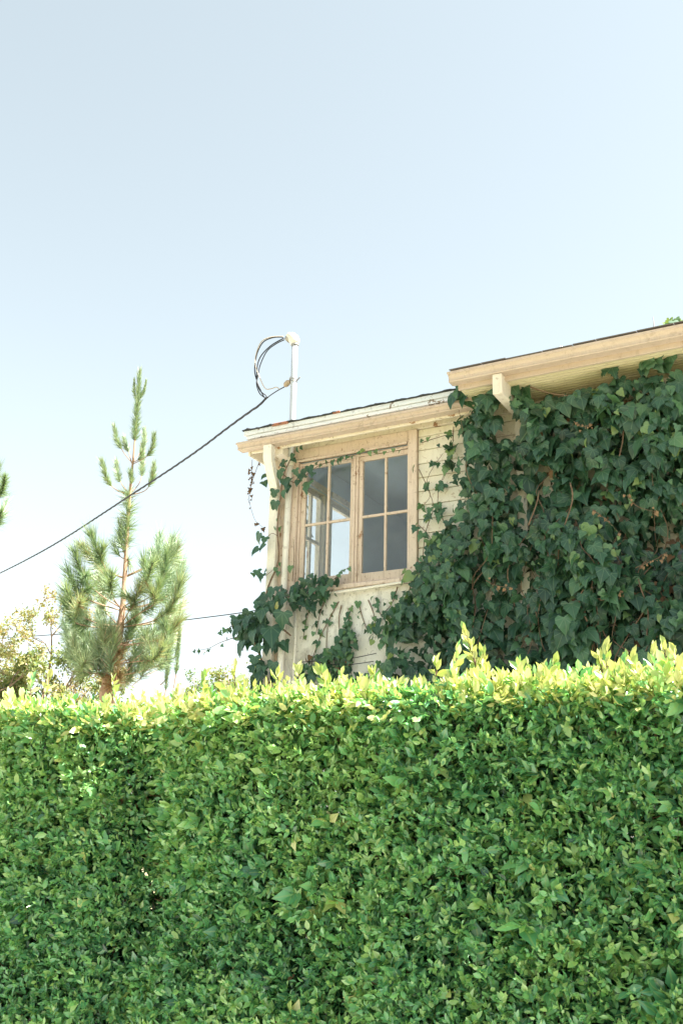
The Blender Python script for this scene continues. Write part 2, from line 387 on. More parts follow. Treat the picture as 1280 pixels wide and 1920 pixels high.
# ------------------------------------------------------------------ house
house = thing('house', 'old cream house with peeling tan window, shallow roof and ivy climbing its wall', 'house', (0, 0, 0))
def part(name, m, *boxes, bevel=0.0, parent=None):
    b = MB()
    for x in boxes: b.box(*x)
    return b.build(name, m, parent or house, bevel)
UE = 6.5                                             # right end of the house, out of frame
part('lower_wall', 'stucco', (-.11, UE, 0.0, .14, 0.0, 3.655))
upper = part('upper_wall', 'room', (-.11, .06, .022, .14, 3.657, 5.0), (1.105, UE, .022, .14, 3.657, 5.0), (.0601, 1.1049, .022, .14, 4.83, 5.0))
part('side_wall', 'cream', (-.11, -.02, .142, .20, 0, 5.0), (-.11, -.02, .2001, 1.25, 0, 3.84), (-.11, -.02, .2001, 1.25, 4.735, 5.0), (-.11, -.02, .592, .732, 3.8401, 4.7349), (-.11, -.02, 1.2501, 4.2, 0, 5.0))
part('back_wall', 'room', (-.02, UE, 4.2, 4.3, 0, 5.0))
part('partition_wall', 'room', (2.3, 2.4, .142, 4.19, 2.9, 4.99))
part('end_wall', 'cream', (UE, UE + .1, 0, 4.3, 0, 5.0))
part('interior_lining', 'room', (-.018, -.006, 1.252, 4.19, 2.9, 4.99), (-.018, -.006, .16, 1.2515, 2.9, 3.838), (-.018, -.006, .16, 1.2515, 4.74, 4.99))
part('ceiling', 'room', (-.02, UE, .142, 4.19, 5.002, 5.02))
part('floor', 'darkroom', (-.02, UE, .142, 4.19, 2.8, 2.9))
# lap siding, one board each
z = 3.70; i = 0
while z < 4.93:
    h = min(.116, 4.945 - z)
    b = MB().extrude_u([(-.009 + random.uniform(-.002, .002), z), (-.004, z + h - .003), (.020, z + h - .003), (.020, z)], 1.184, UE, 1)
    b.build('siding_board', 'cream', house, 0.0015); z += .118
# frieze, corner and trim boards
part('frieze_board', 'trim', (-.11, UE, -.026, .02, 4.947, 5.0), bevel=.003)
part('corner_board', 'tan', (-.118, -.03, -.028, -.002, 0.5, 4.945), bevel=.003)
part('casing_board', 'tan', (-.012, .062, -.034, .02, 3.70, 4.838), bevel=.003)
part('casing_board', 'tan', (1.098, 1.180, -.036, .02, 3.72, 4.944), bevel=.003)
part('casing_board', 'tan', (-.012, 1.096, -.034, .02, 4.842, 4.944), bevel=.003)
part('drip_mould', 'tan', (.0, 1.094, -.052, -.0345, 4.826, 4.846), bevel=.004)
part('jamb_stop', 'tan', (.064, .080, -.012, .02, 3.702, 4.824), bevel=.003)
part('head_stop', 'tan', (.082, 1.096, -.006, .05, 4.80, 4.824), bevel=.003)
part('window_mullion', 'tan', (.590, .612, -.018, .06, 3.70, 4.798), (.6125, .636, -.010, .06, 3.70, 4.798), bevel=.003)
part('window_sill', 'tan', (-.012, 1.128, -.058, .05, 3.658, 3.697), bevel=.004)
part('sill_strip', 'tan', (.66, 1.05, -.066, -.0585, 3.662, 3.690), bevel=.002)
part('head_strip', 'tan', (-.004, .26, -.042, -.0345, 4.856, 4.872), bevel=.002)
def sash(u0, u1, g0, g1, gz0, gz1, v, um, hz=4.266):
    s = MB()
    s.box(u0, g0, v, v + .035, 3.702, 4.797); s.box(g1, u1, v, v + .035, 3.702, 4.797)
    s.box(g0, g1, v + .001, v + .034, 3.7021, gz0); s.box(g0, g1, v + .001, v + .034, gz1, 4.7969)
    so_ = s.build('sash', 'tan', house, .0025)
    mw = .010
    q = MB().box(um - mw, um + mw, v + .002, v + .030, gz0 + .0005, gz1 - .0005); q.build('muntin', 'tan', so_, .003)
    for a, b in ((g0 + .0005, um - mw - .0005), (um + mw + .0005, g1 - .0005)):
        MB().box(a, b, v + .003, v + .029, hz - mw, hz + mw).build('muntin', 'tan', so_, .003)
        for z0, z1 in ((gz0, hz - mw), (hz + mw, gz1)):
            MB().box(a, b, v + .014, v + .018, z0 + .001, z1 - .001).build('pane', 'glass', so_)
    return so_
sash(.081, .589, .122, .556, 3.795, 4.775, .006, .343)
sash(.637, 1.104, .672, 1.091, 3.785, 4.757, .002, .882)
# windows of the side wall, seen through the front one
def side_window(v0, v1, rail, mun):
    s = MB()
    s.box(-.085, -.045, v0, v0 + .03, 3.842, 4.733); s.box(-.085, -.045, v1 - .03, v1, 3.842, 4.733)
    s.box(-.0845, -.0455, v0 + .03, v1 - .03, 3.8421, 3.89); s.box(-.0845, -.0455, v0 + .03, v1 - .03, 4.69, 4.7329)
    so_ = s.build('sash', 'trim', house, .002)
    if rail: MB().box(-.08, -.05, v0 + .0305, v1 - .0305, rail - .014, rail + .014).build('muntin', 'trim', so_, .002)
    if mun:
        for z0, z1 in ((3.891, rail - .0145), (rail + .0145, 4.689)): MB().box(-.08, -.05, mun - .015, mun + .015, z0, z1).build('muntin', 'trim', so_, .002)
    MB().box(-.067, -.063, v0 + .0301, v1 - .0301, 3.8901, 4.6899).build('pane', 'glass', so_)
    MB().box(-.0195, .03, v0 - .03, v1 + .03, 3.815, 3.8385).build('window_sill', 'trim', so_, .003)
    MB().box(-.0055, .012, v0 - .05, v1 + .05, 4.742, 4.80).build('head_casing', 'trim', so_, .003)
side_window(.203, .589, 4.27, .41)
side_window(.735, 1.248, None, None)
# sunroom eave
part('soffit', 'trim', (-.325, 1.72, -.178, -.03, 5.002, 5.012), (-.325, -.112, -.0299, 4.2, 5.002, 5.012))
part('soffit_strip', 'cream', (-.11, 1.72, -.178, -.110, 4.955, 5.000), bevel=.003)
part('fascia', 'trim', (-.325, 1.72, -.2, -.18, 4.916, 5.034), bevel=.003)
part('barge_board', 'trim', (-.347, -.327, -.205, 4.2, 4.898, 5.03), bevel=.003)
def gutter(u0, u1, v0, z0, h, dep, name='gutter'):
    o_ = [(v0, z0 + h), (v0, z0), (v0 - dep * .70, z0), (v0 - dep * .76, z0 - .002), (v0 - dep * .80, z0 + .006), (v0 - dep * .76, z0 + .013), (v0 - dep * .78, z0 + h * .45), (v0 - dep * .90, z0 + h * .72), (v0 - dep, z0 + h * .84), (v0 - dep, z0 + h)]
    i_ = [(v0 - dep + .006, z0 + h), (v0 - dep + .006, z0 + h * .86), (v0 - dep * .86, z0 + h * .74), (v0 - dep * .70, z0 + h * .5), (v0 - dep * .68, z0 + .006), (v0 - .005, z0 + .006), (v0 - .005, z0 + h)]
    b = MB().extrude_u(o_ + i_, u0 + .003, u1, 1)
    gt = b.build(name, 'gutter', house, 0.0012)
    prof = o_
    c = MB().extrude_u(prof, u0, u0 + .0028, 1); c.build('end_cap', 'gutter', gt)
    MB().extrude_u([(v0 - dep - .004, z0 + h - .016), (v0 - dep - .0005, z0 + h - .018), (v0 - dep - .0005, z0 + h + .003), (v0 - dep - .004, z0 + h + .002)], u0 - .004, u1, 1).build('lip', 'gutter', gt)
    for us in (u0 + 1.12, u0 + 2.6):
        if us < u1: MB().extrude_u([(v_ - .0015 if v_ < v0 else v_, z_ - .0015) for v_, z_ in o_[1:-1]] + [(v0 - dep - .0045, z0 + h - .002), (v0 - .01, z0 + h - .002)], us, us + .045, 1).build('seam', 'gutter', gt)
    return gt
gutter(-.407, 1.86, -.2005, 4.934, .057, .105)
part('drip_board', 'pale', (-.347, 1.72, -.246, -.15, 5.036, 5.069), bevel=.003)
part('drip_board', 'pale', (-.372, 1.715, -.256, -.15, 5.071, 5.113), bevel=.003)
# ragged felt edge on the roof deck
b = MB(); nseg = 90; top = []
for i in range(nseg + 1):
    u_ = -.385 + 2.1 * i / nseg
    e_ = -.266 - .010 * random.random() - (.012 if random.random() < .12 else 0); zz = 5.1135 + .0035 * math.sin(i * .7) + random.uniform(0, .002)
    for v_, z_ in ((e_, zz), (e_, zz + .007), (4.3, zz + .09), (4.3, zz + .08)): b.v.append((u_, v_, z_))
for i in range(nseg):
    a = i * 4
    for j in range(4): b.f.append((a + j, a + (j + 1) % 4, a + 4 + (j + 1) % 4, a + 4 + j))
b.f += [(3, 2, 1, 0), tuple(nseg * 4 + j for j in range(4))]
roof = b.build('roof', 'felt', house)
MB().box(-.075, .085, -.272, -.257, 5.104, 5.127).build('flashing', 'rust', roof, .003)
MB().box(.52, .59, -.2745, -.257, 5.110, 5.1255).build('flashing', 'rust', roof, .003)
# rafter tail of the sunroom and its pocket
part('rafter_tail', 'trim', (-.092, -.012, -.176, .02, 4.872, 4.953), bevel=.004)
# main roof
part('soffit_backing', 'trim', (1.74, UE, -.478, .02, 5.0085, 5.016))
v_ = -.476
while v_ < -.03:
    part('soffit_board', 'soffit', (1.74, UE, v_, v_ + .033, 4.992, 5.0035), bevel=.004); v_ += .040
part('fascia', 'gutter', (1.735, UE, -.50, -.4785, 4.983, 5.088), bevel=.003)
gutter(1.693, UE, -.5005, 5.022, .072, .105)
part('rafter_tail', 'trim', (2.035, 2.108, -.572, -.03, 4.858, 5.0195), bevel=.004)
part('wall_post', 'pipe', (2.03, 2.105, -.075, -.027, 3.3, 4.852), bevel=.004)
rd = MB(); rd.v = [(1.70, -.53, 5.09), (UE, -.53, 5.09), (UE, 4.3, 5.95), (1.70, 4.3, 5.95), (1.70, -.53, 5.105), (UE, -.53, 5.105), (UE, 4.3, 5.965), (1.70, 4.3, 5.965)]
rd.f = [(0, 3, 2, 1), (4, 5, 6, 7), (0, 1, 5, 4), (1, 2, 6, 5), (2, 3, 7, 6), (3, 0, 4, 7)]
mroof = rd.build('roof', 'shingle', house)
sl_ = (5.95 - 5.09) / 4.83
for row in range(3):
    u_ = 1.69 - row * .09
    while u_ < 5.2:
        wd = random.uniform(.16, .30); v0 = -.575 + row * .13 + random.uniform(-.006, .004); z0 = 5.126 + (v0 + .53) * sl_ + random.uniform(.0, .010)
        u1_ = min(u_ + wd, 5.4)
        if u1_ > 1.72:
            ua = max(u_, 1.69); b = MB()
            b.v = [(ua + .002, v0, z0), (u1_ - .002, v0, z0), (u1_ - .002, v0 + .28, z0 + .28 * sl_ + .001), (ua + .002, v0 + .28, z0 + .28 * sl_ + .001)]
            b.v += [(x, y, q + .007) for x, y, q in b.v]; b.f = list(rd.f); b.build('shingle', 'shingle', mroof)
        u_ += wd
# service conduit along the sill, thin drop pipe, downspout
part_ = MB().tube([(.05, -.05, 3.628), (.3, -.052, 3.630), (.7, -.058, 3.640), (1.0, -.058, 3.653), (1.35, -.05, 3.668), (1.7, -.05, 3.68)], .011, 8); part_.build('conduit', 'pipe', house, smooth=True)
MB().tube([(.09, -.03, 3.60), (.095, -.03, 3.3), (.097, -.03, 1.0)], .013, 8).build('conduit', 'pipe', house, smooth=True)
pth, rad = [], []
key = [(-.100, -.257, 4.93), (-.100, -.257, 4.85), (-.103, -.245, 4.81), (-.110, -.205, 4.75), (-.122, -.150, 4.69), (-.133, -.095, 4.63), (-.139, -.065, 4.585), (-.141, -.058, 4.54)]
for a, b_ in zip(key, key[1:]):
    for s_ in range(4):
        q = s_ / 4; pth.append(tuple(np.array(a) * (1 - q) + np.array(b_) * q)); rad.append(1.0 if (len(rad) % 2 == 0 or a[2] > 4.84) else 0.93)
pth += [(-.141, -.058, 4.54), (-.139, -.058, 3.6), (-.137, -.058, 0.4)]; rad += [1.0, 1.0, 1.0]
MB().tube(pth, rad, flat=(.040, .030)).build('downspout', 'pipe', house)
for zz in (4.50, 3.35): MB().box(-.183, -.096, -.091, -.0285, zz, zz + .022).build('strap', 'pipe', house, .002)
# things on the inside sill of the side window
bird = MB(); bc = (.005, 1.0, 3.84)
bird.tube([(.005, .80, 3.90), (.005, .82, 3.965), (.005, .86, 3.985), (.005, .93, 3.955), (.005, 1.02, 3.93), (.005, 1.12, 3.90), (.005, 1.2, 3.885)], [.006, .030, .036, .045, .055, .045, .012], 10)
bird.tube([(.005, .80, 3.975), (.005, .765, 3.98)], [.012, .002], 6)
bird.tube([(.005, .90, 3.8385), (.005, .90, 3.86), (.005, .97, 3.90)], [.05, .02, .02], 8)
fg = thing('bird_figurine', 'grey bird figurine on the sill behind the window', 'figurine', (.005, .9, 3.8385))
bird.build('body', 'clay', fg, smooth=True)

# ------------------------------------------------------------------ service mast
mast = thing('service_mast', 'silver electric service mast with white cap rising above the roof edge', 'mast', (0, -.06, 0.0))
MB().tube([(-.016, -.06, .3), (-.016, -.06, 3.0), (-.014, -.06, 4.0), (-.002, -.06, 4.86)], .027, 14).build('lower_pole', 'pipe', mast, smooth=True)
MB().tube([(-.003, -.06, 4.80), (-.002, -.06, 4.872)], .034, 14).build('coupling', 'pipe', mast, .003)
MB().tube([(-.002, -.06, 4.8721), (-.001, -.06, 5.2), (-.004, -.06, 5.6), (-.007, -.06, 5.972)], .0285, 16).build('pole', 'galv', mast, smooth=True)
wh = MB()
pz = 5.955
# cap: a hood swept from the pole over to a snout that looks left
wh.tube([(-.007, -.06, pz), (-.007, -.06, pz + .03)], .036, 16)
hood = [((-.004, 0, pz + .012), .036), ((-.012, 0, pz + .042), .047), ((-.024, 0, pz + .072), .050), ((-.044, 0, pz + .096), .044), ((-.064, 0, pz + .104), .040), ((-.080, 0, pz + .094), .034)]
hd = MB(); hd.tube([(x, -.06, z_) for (x, _, z_), r_ in hood], [r_ for _, r_ in hood], 16)
wo_ = wh.build('collar', 'steel', mast, .002); head = hd.build('weatherhead', 'head', mast, smooth=True)
MB().tube([(-.074, -.06, pz + .090), (-.098, -.06, pz + .070)], [.036, .030], 12).build('insert', 'steel', head)
for zz in (5.595, 5.617):
    MB().tube([(-.004, -.06, zz), (-.004, -.06, zz + .010)], .033, 14).build('clamp_band', 'steel', mast)
MB().tube([(.028, -.060, 5.604), (.062, -.062, 5.630)], .006, 6).build('clamp_bolt', 'steel', mast)
MB().tube([(-.036, -.065, 5.61), (-.040, -.070, 5.63), (-.02, -.075, 5.655)], .006, 6).build('clamp_bolt', 'steel', mast)
MB().tube([(-.036, -.066, 5.608), (-.056, -.068, 5.600), (-.078, -.07, 5.580), (-.092, -.07, 5.565)], [.014, .026, .026, .012], 10).build('insulator', 'porcelain', mast, smooth=True)
def pxpath(pts, v): return [tuple(fac(x, y, v)) for x, y in pts]
def smoothpath(pts, k=5):
    pts = [np.array(p, float) for p in pts]; out = []
    for i in range(len(pts) - 1):
        p0, p1, p2, p3 = pts[max(i - 1, 0)], pts[i], pts[i + 1], pts[min(i + 2, len(pts) - 1)]
        for j in range(k):
            t = j / k; out.append(0.5 * ((2 * p1) + (-p0 + p2) * t + (2 * p0 - 5 * p1 + 4 * p2 - p3) * t * t + (-p0 + 3 * p1 - 3 * p2 + p3) * t ** 3))
    out.append(pts[-1]); return [tuple(p) for p in out]
# ------------------------------------------------------------------ overhead cables
A = hloc(H(-.095, -.07, 5.563)); Bw = at(-60, 1103, 17.0)
def vplane(x, y, P, Q):                             # pixel -> the vertical plane through P and Q (world)
    d = ray(x, y); e = np.array(Q) - np.array(P); nrm = np.array([e[1], -e[0], 0]); return CAM + d * (((P - CAM) @ nrm) / (d @ nrm))
PA = H(*A)
cab = thing('overhead_cable', 'thick black twisted power cable sloping down from the mast', 'cable', tuple(PA), frame='world')
pts = [tuple(PA)] + [tuple(vplane(x, y, PA, Bw)) for x, y in ((520, 733), (499, 747), (486, 760), (470, 771), (430, 800), (380, 838), (330, 873), (280, 906), (240, 932), (190, 965), (130, 1004), (70, 1039), (0, 1075), (-60, 1103), (-200, 1160))]
cp = [np.array(p) for p in smoothpath(pts, 14)]
ln = np.cumsum([0] + [np.linalg.norm(b - a) for a, b in zip(cp, cp[1:])])
dirc = norm((np.array(Bw) - PA)[None])[0]; sx_ = np.cross(dirc, [0, 0, 1.0]); sx_ /= np.linalg.norm(sx_); sy_ = np.cross(sx_, dirc)
for k_, ph in enumerate((0, 2.1, 4.2)):
    hp = []
    for q, l_ in zip(cp, ln):
        if k_ and l_ < .28: continue
        a = ph + l_ * 2 * math.pi / .42; sep = .0062 if l_ > .28 else 0.002
        hp.append(tuple(q + (sx_ * math.cos(a) + sy_ * math.sin(a)) * sep))
    MB().tube(hp, .0055 if k_ else .005, 6).build('strand', 'cable', cab, smooth=True)
lo = thing('service_wires', 'loop of thin wires hanging from the mast cap to the cable', 'wire', (-.1, -.06, 0))
for pl, mm, rr in (([(531, 632), (512, 633), (494, 641), (483, 660), (478, 684), (479, 705), (490, 735), (497, 747)], 'cable', .0055),
                   ([(532, 634), (508, 648), (489, 668), (482, 690), (482, 716), (488, 733), (499, 742), (498, 748)], 'cable', .0055),
                   ([(533, 637), (517, 645), (500, 659), (488, 684), (484, 703), (481, 720), (487, 738), (497, 746)], 'cable', .005),
                   ([(531, 631), (508, 632), (490, 641), (480, 665), (479, 685), (487, 708), (497, 728), (508, 729), (518, 726), (524, 730)], 'cablew', .0045)):
    w0 = [fac(x, y, -.06 - .010 * i * (1 - i / len(pl))) for i, (x, y) in enumerate(pl)]
    MB().tube(smoothpath(w0, 6), rr, 6).build('wire', mm, lo, smooth=True)
PB = H(-.11, 4.15, 5.0); Qb = at(-40, 1201, 19.0); PB = vplane(700, 1113, PB, Qb)
pc = thing('telephone_cable', 'thin dark cable crossing behind the pine to the house corner', 'cable', tuple(PB), frame='world')
MB().tube(smoothpath([tuple(PB)] + [tuple(vplane(x, y, PB, Qb)) for x, y in ((560, 1133), (490, 1143), (430, 1152), (335, 1164), (200, 1181), (100, 1190), (0, 1197), (-80, 1203))], 4), .008, 6).build('strand', 'cable', pc, smooth=True)
#--PLANTS--
# ------------------------------------------------------------------ hedge
def tmpl_folded(wd, fold):
    v = [(0, 0, 0), (-wd * .9, .28, fold), (-wd, .58, fold), (0, 1.0, -.04), (wd, .58, fold), (wd * .9, .28, fold)]
    return np.array(v, float), np.array([(0, 2, 1), (0, 3, 2), (0, 5, 4), (0, 4, 3)])
TE = [tmpl_folded(.22, .08), tmpl_folded(.19, .11), tmpl_folded(.25, .05)]
HV0, HTOP, HTH = -3.47, 2.20, 0.62                    # front plane, height of the clipped top, thickness
HU0, HU1 = -3.6, 6.2
hedge = thing('hedge', 'tall clipped green hedge with sunlit yellow-green shoots along its top', 'hedge', (2.4, HV0 + HTH / 2, 0))
def bulge(u, z):
    """the face leans in and out where one bush meets the next"""
    b = .14 * vnoise(u * 1.15 + 3, z * .55, 1) + .09 * vnoise(u * 3.1, z * 2.3, 2) + .05 * vnoise(u * 9, z * 8, 3)
    for us, wd, dp in ((1.36, .11, .15), (2.45, .18, .08), (-.6, .12, .16), (4.3, .12, .14)):
        b = b - dp * np.exp(-((u - us + .05 * np.sin(z * 3)) / wd) ** 2)
    return b - .13
def toph(u): return HTOP + .035 * vnoise(u * 2.1, u * 0 + 4, 5) + .03 * vnoise(u * 7.3, u * 0, 6) - .02
def sprigs(P, D, Nn, nl, length, lsize, tint, spread=.9, seed=0):
    """leaves set alternately along short twigs: base P, direction D, facing Nn"""
    n = len(P); pos, dr, nm, sz, tn = [], [], [], [], []
    for k in range(nl):
        q = (k + .6) / nl
        p = P + D * (length[:, None] * q)
        side = norm(np.cross(D, Nn) * (1 if k % 2 else -1) + rng.normal(size=(n, 3)) * .55)
        d = norm(D * (.35 + .8 * q) + side * spread * (1.1 - .6 * q) + rng.normal(size=(n, 3)) * .18)
        pos.append(p); dr.append(d); nm.append(norm(Nn + rng.normal(size=(n, 3)) * .55)); sz.append(lsize * rng.uniform(.7, 1.2, n) * (1 - .25 * (q > .85))); tn.append(np.clip(tint + rng.normal(size=n) * .15 + .12 * q, 0, 1))
    return [np.concatenate(a) for a in (pos, dr, nm, sz, tn)]
def join(*S): return [np.concatenate(a) for a in zip(*S)]
zup = np.array([0, 0, 1.0]); out = np.array([0, -1.0, 0])
def facesprigs(n, dmin, dmax, u0, u1, z0, lsz, tint0):
    u = rng.uniform(u0, u1, n); z = rng.uniform(z0, HTOP + .02, n)
    d = rng.uniform(dmin, dmax, n)
    v = HV0 - bulge(u, z) + d
    # round the upper edge off
    v = v + .05 * np.clip((z - HTOP + .08) / .10, 0, 1) ** 2
    P = np.stack([u, v, z], -1)
    D = norm(out * rng.uniform(.4, 1.0, (n, 1)) + zup * rng.uniform(-.1, .75, (n, 1)) + rng.normal(size=(n, 3)) * .45)
    Nn = norm(zup * .50 + out * .85 + rng.normal(size=(n, 3)) * .30)
    pat = vnoise(u * 1.7 + 8, z * 1.5, 9); pat2 = vnoise(u * 5, z * 5, 10)
    t = tint0 + .30 * (pat - .5) + .20 * (pat2 - .5) + rng.normal(size=n) * .14
    return sprigs(P, D, Nn, 7, rng.uniform(.04, .11, n), lsz * np.exp(rng.normal(size=n) * .22), np.clip(t, 0, .74))
DU0, DU1 = -.9, 4.9                                    # the stretch that can be seen; the ends carry fewer, larger leaves
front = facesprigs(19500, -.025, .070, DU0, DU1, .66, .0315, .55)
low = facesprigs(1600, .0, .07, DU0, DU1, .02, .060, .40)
mid = facesprigs(6500, .07, .16, DU0, DU1, .6, .044, .14)  # tinted dark so shade between the outer leaves is painted in
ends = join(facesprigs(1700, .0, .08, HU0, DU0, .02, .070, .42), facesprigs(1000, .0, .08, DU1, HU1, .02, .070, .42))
deep = facesprigs(13000, .19, .38, HU0, HU1, .05, .085, .0); deep[3] = np.minimum(deep[3], .09)  # darkest tint: shade of the hedge gaps put into the leaf colour
front[4] = np.minimum(front[4], .70 + .06 * rng.random(len(front[4]))); front[3] = np.minimum(front[3], .052)
mid[3] = np.minimum(mid[3], .055)
bk = facesprigs(4600, .0, .08, HU0, HU1, .05, .070, .40)
for q in (0, 1, 2): bk[q] = bk[q].copy()
bk[0][:, 1] = 2 * (HV0 + HTH / 2) - bk[0][:, 1]; bk[1][:, 1] *= -1; bk[2][:, 1] *= -1
# clipped top: young upright shoots, new-growth tint pushed paler to paint in sunlight
nt_ = 6400
u = rng.uniform(HU0 + 1.4, HU1 - .8, nt_); v = HV0 - .06 + rng.uniform(0, 1, nt_) ** .8 * (HTH + .08); z = toph(u) + rng.uniform(-.06, .0, nt_)
P = np.stack([u, v, z], -1); D = norm(zup + out * .15 * (v < HV0 + .15)[:, None] + rng.normal(size=(nt_, 3)) * .38); Nn = norm(rng.normal(size=(nt_, 3)) * .7 + zup * .35 + out * .3)
lenm = rng.uniform(.035, .085, nt_) * (1 + .6 * vnoise(u * 4, v * 4, 12))
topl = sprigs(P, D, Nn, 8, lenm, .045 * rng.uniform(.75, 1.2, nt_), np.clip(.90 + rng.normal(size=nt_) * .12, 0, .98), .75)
# fringe leaning over the front edge
nf_ = 600
u = rng.uniform(DU0, DU1, nf_); z = toph(u) - rng.uniform(.0, .09, nf_); v = HV0 - bulge(u, z) + rng.uniform(-.02, .05, nf_)
P = np.stack([u, v, z], -1); D = norm(zup * .45 + out * .9 + rng.normal(size=(nf_, 3)) * .45)
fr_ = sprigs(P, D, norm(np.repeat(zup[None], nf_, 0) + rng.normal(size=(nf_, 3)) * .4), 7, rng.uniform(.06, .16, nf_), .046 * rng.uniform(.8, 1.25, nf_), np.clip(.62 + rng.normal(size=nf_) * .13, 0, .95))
# tall single shoots
tall = [(870, 1178, .30), (884, 1205, .22), (858, 1215, .2), (905, 1222, .18), (1135, 1210, .20), (1120, 1228, .13), (1222, 1212, .2), (1246, 1205, .2), (1265, 1215, .18), (1185, 1228, .13),
        (440, 1250, .13), (385, 1262, .12), (95, 1262, .12), (520, 1262, .12), (213, 1272, .10), (60, 1268, .1), (600, 1255, .14), (700, 1258, .1), (1040, 1240, .1), (820, 1238, .12), (640, 1262, .12), (560, 1248, .12), (975, 1245, .10)]
TP, TD, TL = [], [], []
stems = MB()
for x, y, l_ in tall:
    tip = fac(x, y, HV0 + rng.uniform(.08, .3)); dd = norm((zup + np.array([rng.normal() * .16, rng.normal() * .12, 0]))[None])[0]
    base = tip - dd * l_; TP.append(base); TD.append(dd); TL.append(l_)
    stems.tube([tuple(base - dd * .15), tuple(base + dd * l_ * .5), tuple(base + dd * l_ * .95)], [.004, .003, .0015], 5)
TP, TD, TL = np.array(TP), np.array(TD), np.array(TL)
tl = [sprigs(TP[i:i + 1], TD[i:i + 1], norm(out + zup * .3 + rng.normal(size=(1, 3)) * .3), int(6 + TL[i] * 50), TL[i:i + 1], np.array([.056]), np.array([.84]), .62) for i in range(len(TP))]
tl = join(*tl)
# inner branches
for i in range(150):
    u_ = rng.uniform(HU0, HU1); b0 = np.array([u_, HV0 + HTH / 2 + rng.normal() * .05, 0.0]); p = b0.copy(); path = [tuple(p)]
    for k_ in range(5):
        p = p + np.array([rng.normal() * .14, rng.normal() * .06, .42]); p[1] = np.clip(p[1], HV0 + .12, HV0 + HTH - .12); path.append(tuple(p))
    path[-1] = (path[-1][0], path[-1][1], min(path[-1][2], 2.12)); stems.tube(path, [.016, .013, .010, .008, .006, .003], 5)
for i in range(900):
    u_, z_ = rng.uniform(-.5, 4.6), rng.uniform(.7, 2.1); p = np.array([u_, HV0 - float(bulge(np.array(u_), np.array(z_))) + .25, z_]); q = p + np.array([rng.normal() * .09, -.26 + .06 * rng.random(), .10 + rng.normal() * .06])
    stems.tube([tuple(p), tuple((p + q) / 2 + rng.normal(size=3) * .012), tuple(q)], [.0035, .0025, .001], 4)
o = stems.build('twigs', 'twig', hedge); o['kind'] = 'stuff'
coarse = join(ends, deep, bk, low)
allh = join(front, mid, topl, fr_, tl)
pos, dr, nm, sz, tn = allh
rot = frames(dr, nm)
# the 300 blades that show largest, as parts
W = HO + pos[:, :1] * HU + pos[:, 1:2] * HV + np.array([0, 0, 1.0]) * pos[:, 2:3]
pp = project(W); vis = (pp[:, 0] > 5) & (pp[:, 0] < 1275) & (pp[:, 1] < 1915) & (pp[:, 1] > 1150)
front_d = -(pos[:, 1] - (HV0 - bulge(pos[:, 0], pos[:, 2])))
vw = norm(W - CAM); nw = rot[:, :, 2]; nww = nw[:, :1] * HU + nw[:, 1:2] * HV + nw[:, 2:3] * zup
score = np.where(vis & (front_d > .035), sz * np.abs((vw * nww).sum(1)), 0)
idx = np.argsort(-score)[:300]; keep = np.ones(len(pos), bool); keep[idx] = False
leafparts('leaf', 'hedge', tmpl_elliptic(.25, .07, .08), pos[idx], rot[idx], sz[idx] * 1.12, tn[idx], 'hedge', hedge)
sel = rng.integers(0, 3, len(pos))
for k_ in range(3):
    q = keep & (sel == k_)
    if k_ == 0: A0 = q
fo = []
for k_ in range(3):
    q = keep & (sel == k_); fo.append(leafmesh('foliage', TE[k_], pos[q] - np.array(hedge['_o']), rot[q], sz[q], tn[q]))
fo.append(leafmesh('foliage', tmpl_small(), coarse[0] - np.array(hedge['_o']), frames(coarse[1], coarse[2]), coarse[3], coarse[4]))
bm = bmesh.new()
for me in fo: bm.from_mesh(me)
fm = bpy.data.meshes.new('foliage'); bm.to_mesh(fm); bm.free(); fm.materials.append(M['hedge'])
o = bpy.data.objects.new('foliage', fm); COL.objects.link(o); o.parent = hedge; o['kind'] = 'stuff'
for me in fo: bpy.data.meshes.remove(me)
# a few dead leaves caught in the face
nd = 260; u = rng.uniform(-.5, 4.6, nd); z = rng.uniform(.8, 2.15, nd); P = np.stack([u, HV0 - bulge(u, z) + rng.uniform(.02, .10, nd), z], -1)
leafobj('dead_leaves', TE[0], P, frames(rnd(nd), rnd(nd)), rng.uniform(.03, .05, nd), rng.uniform(.3, 1, nd), 'dead', hedge)

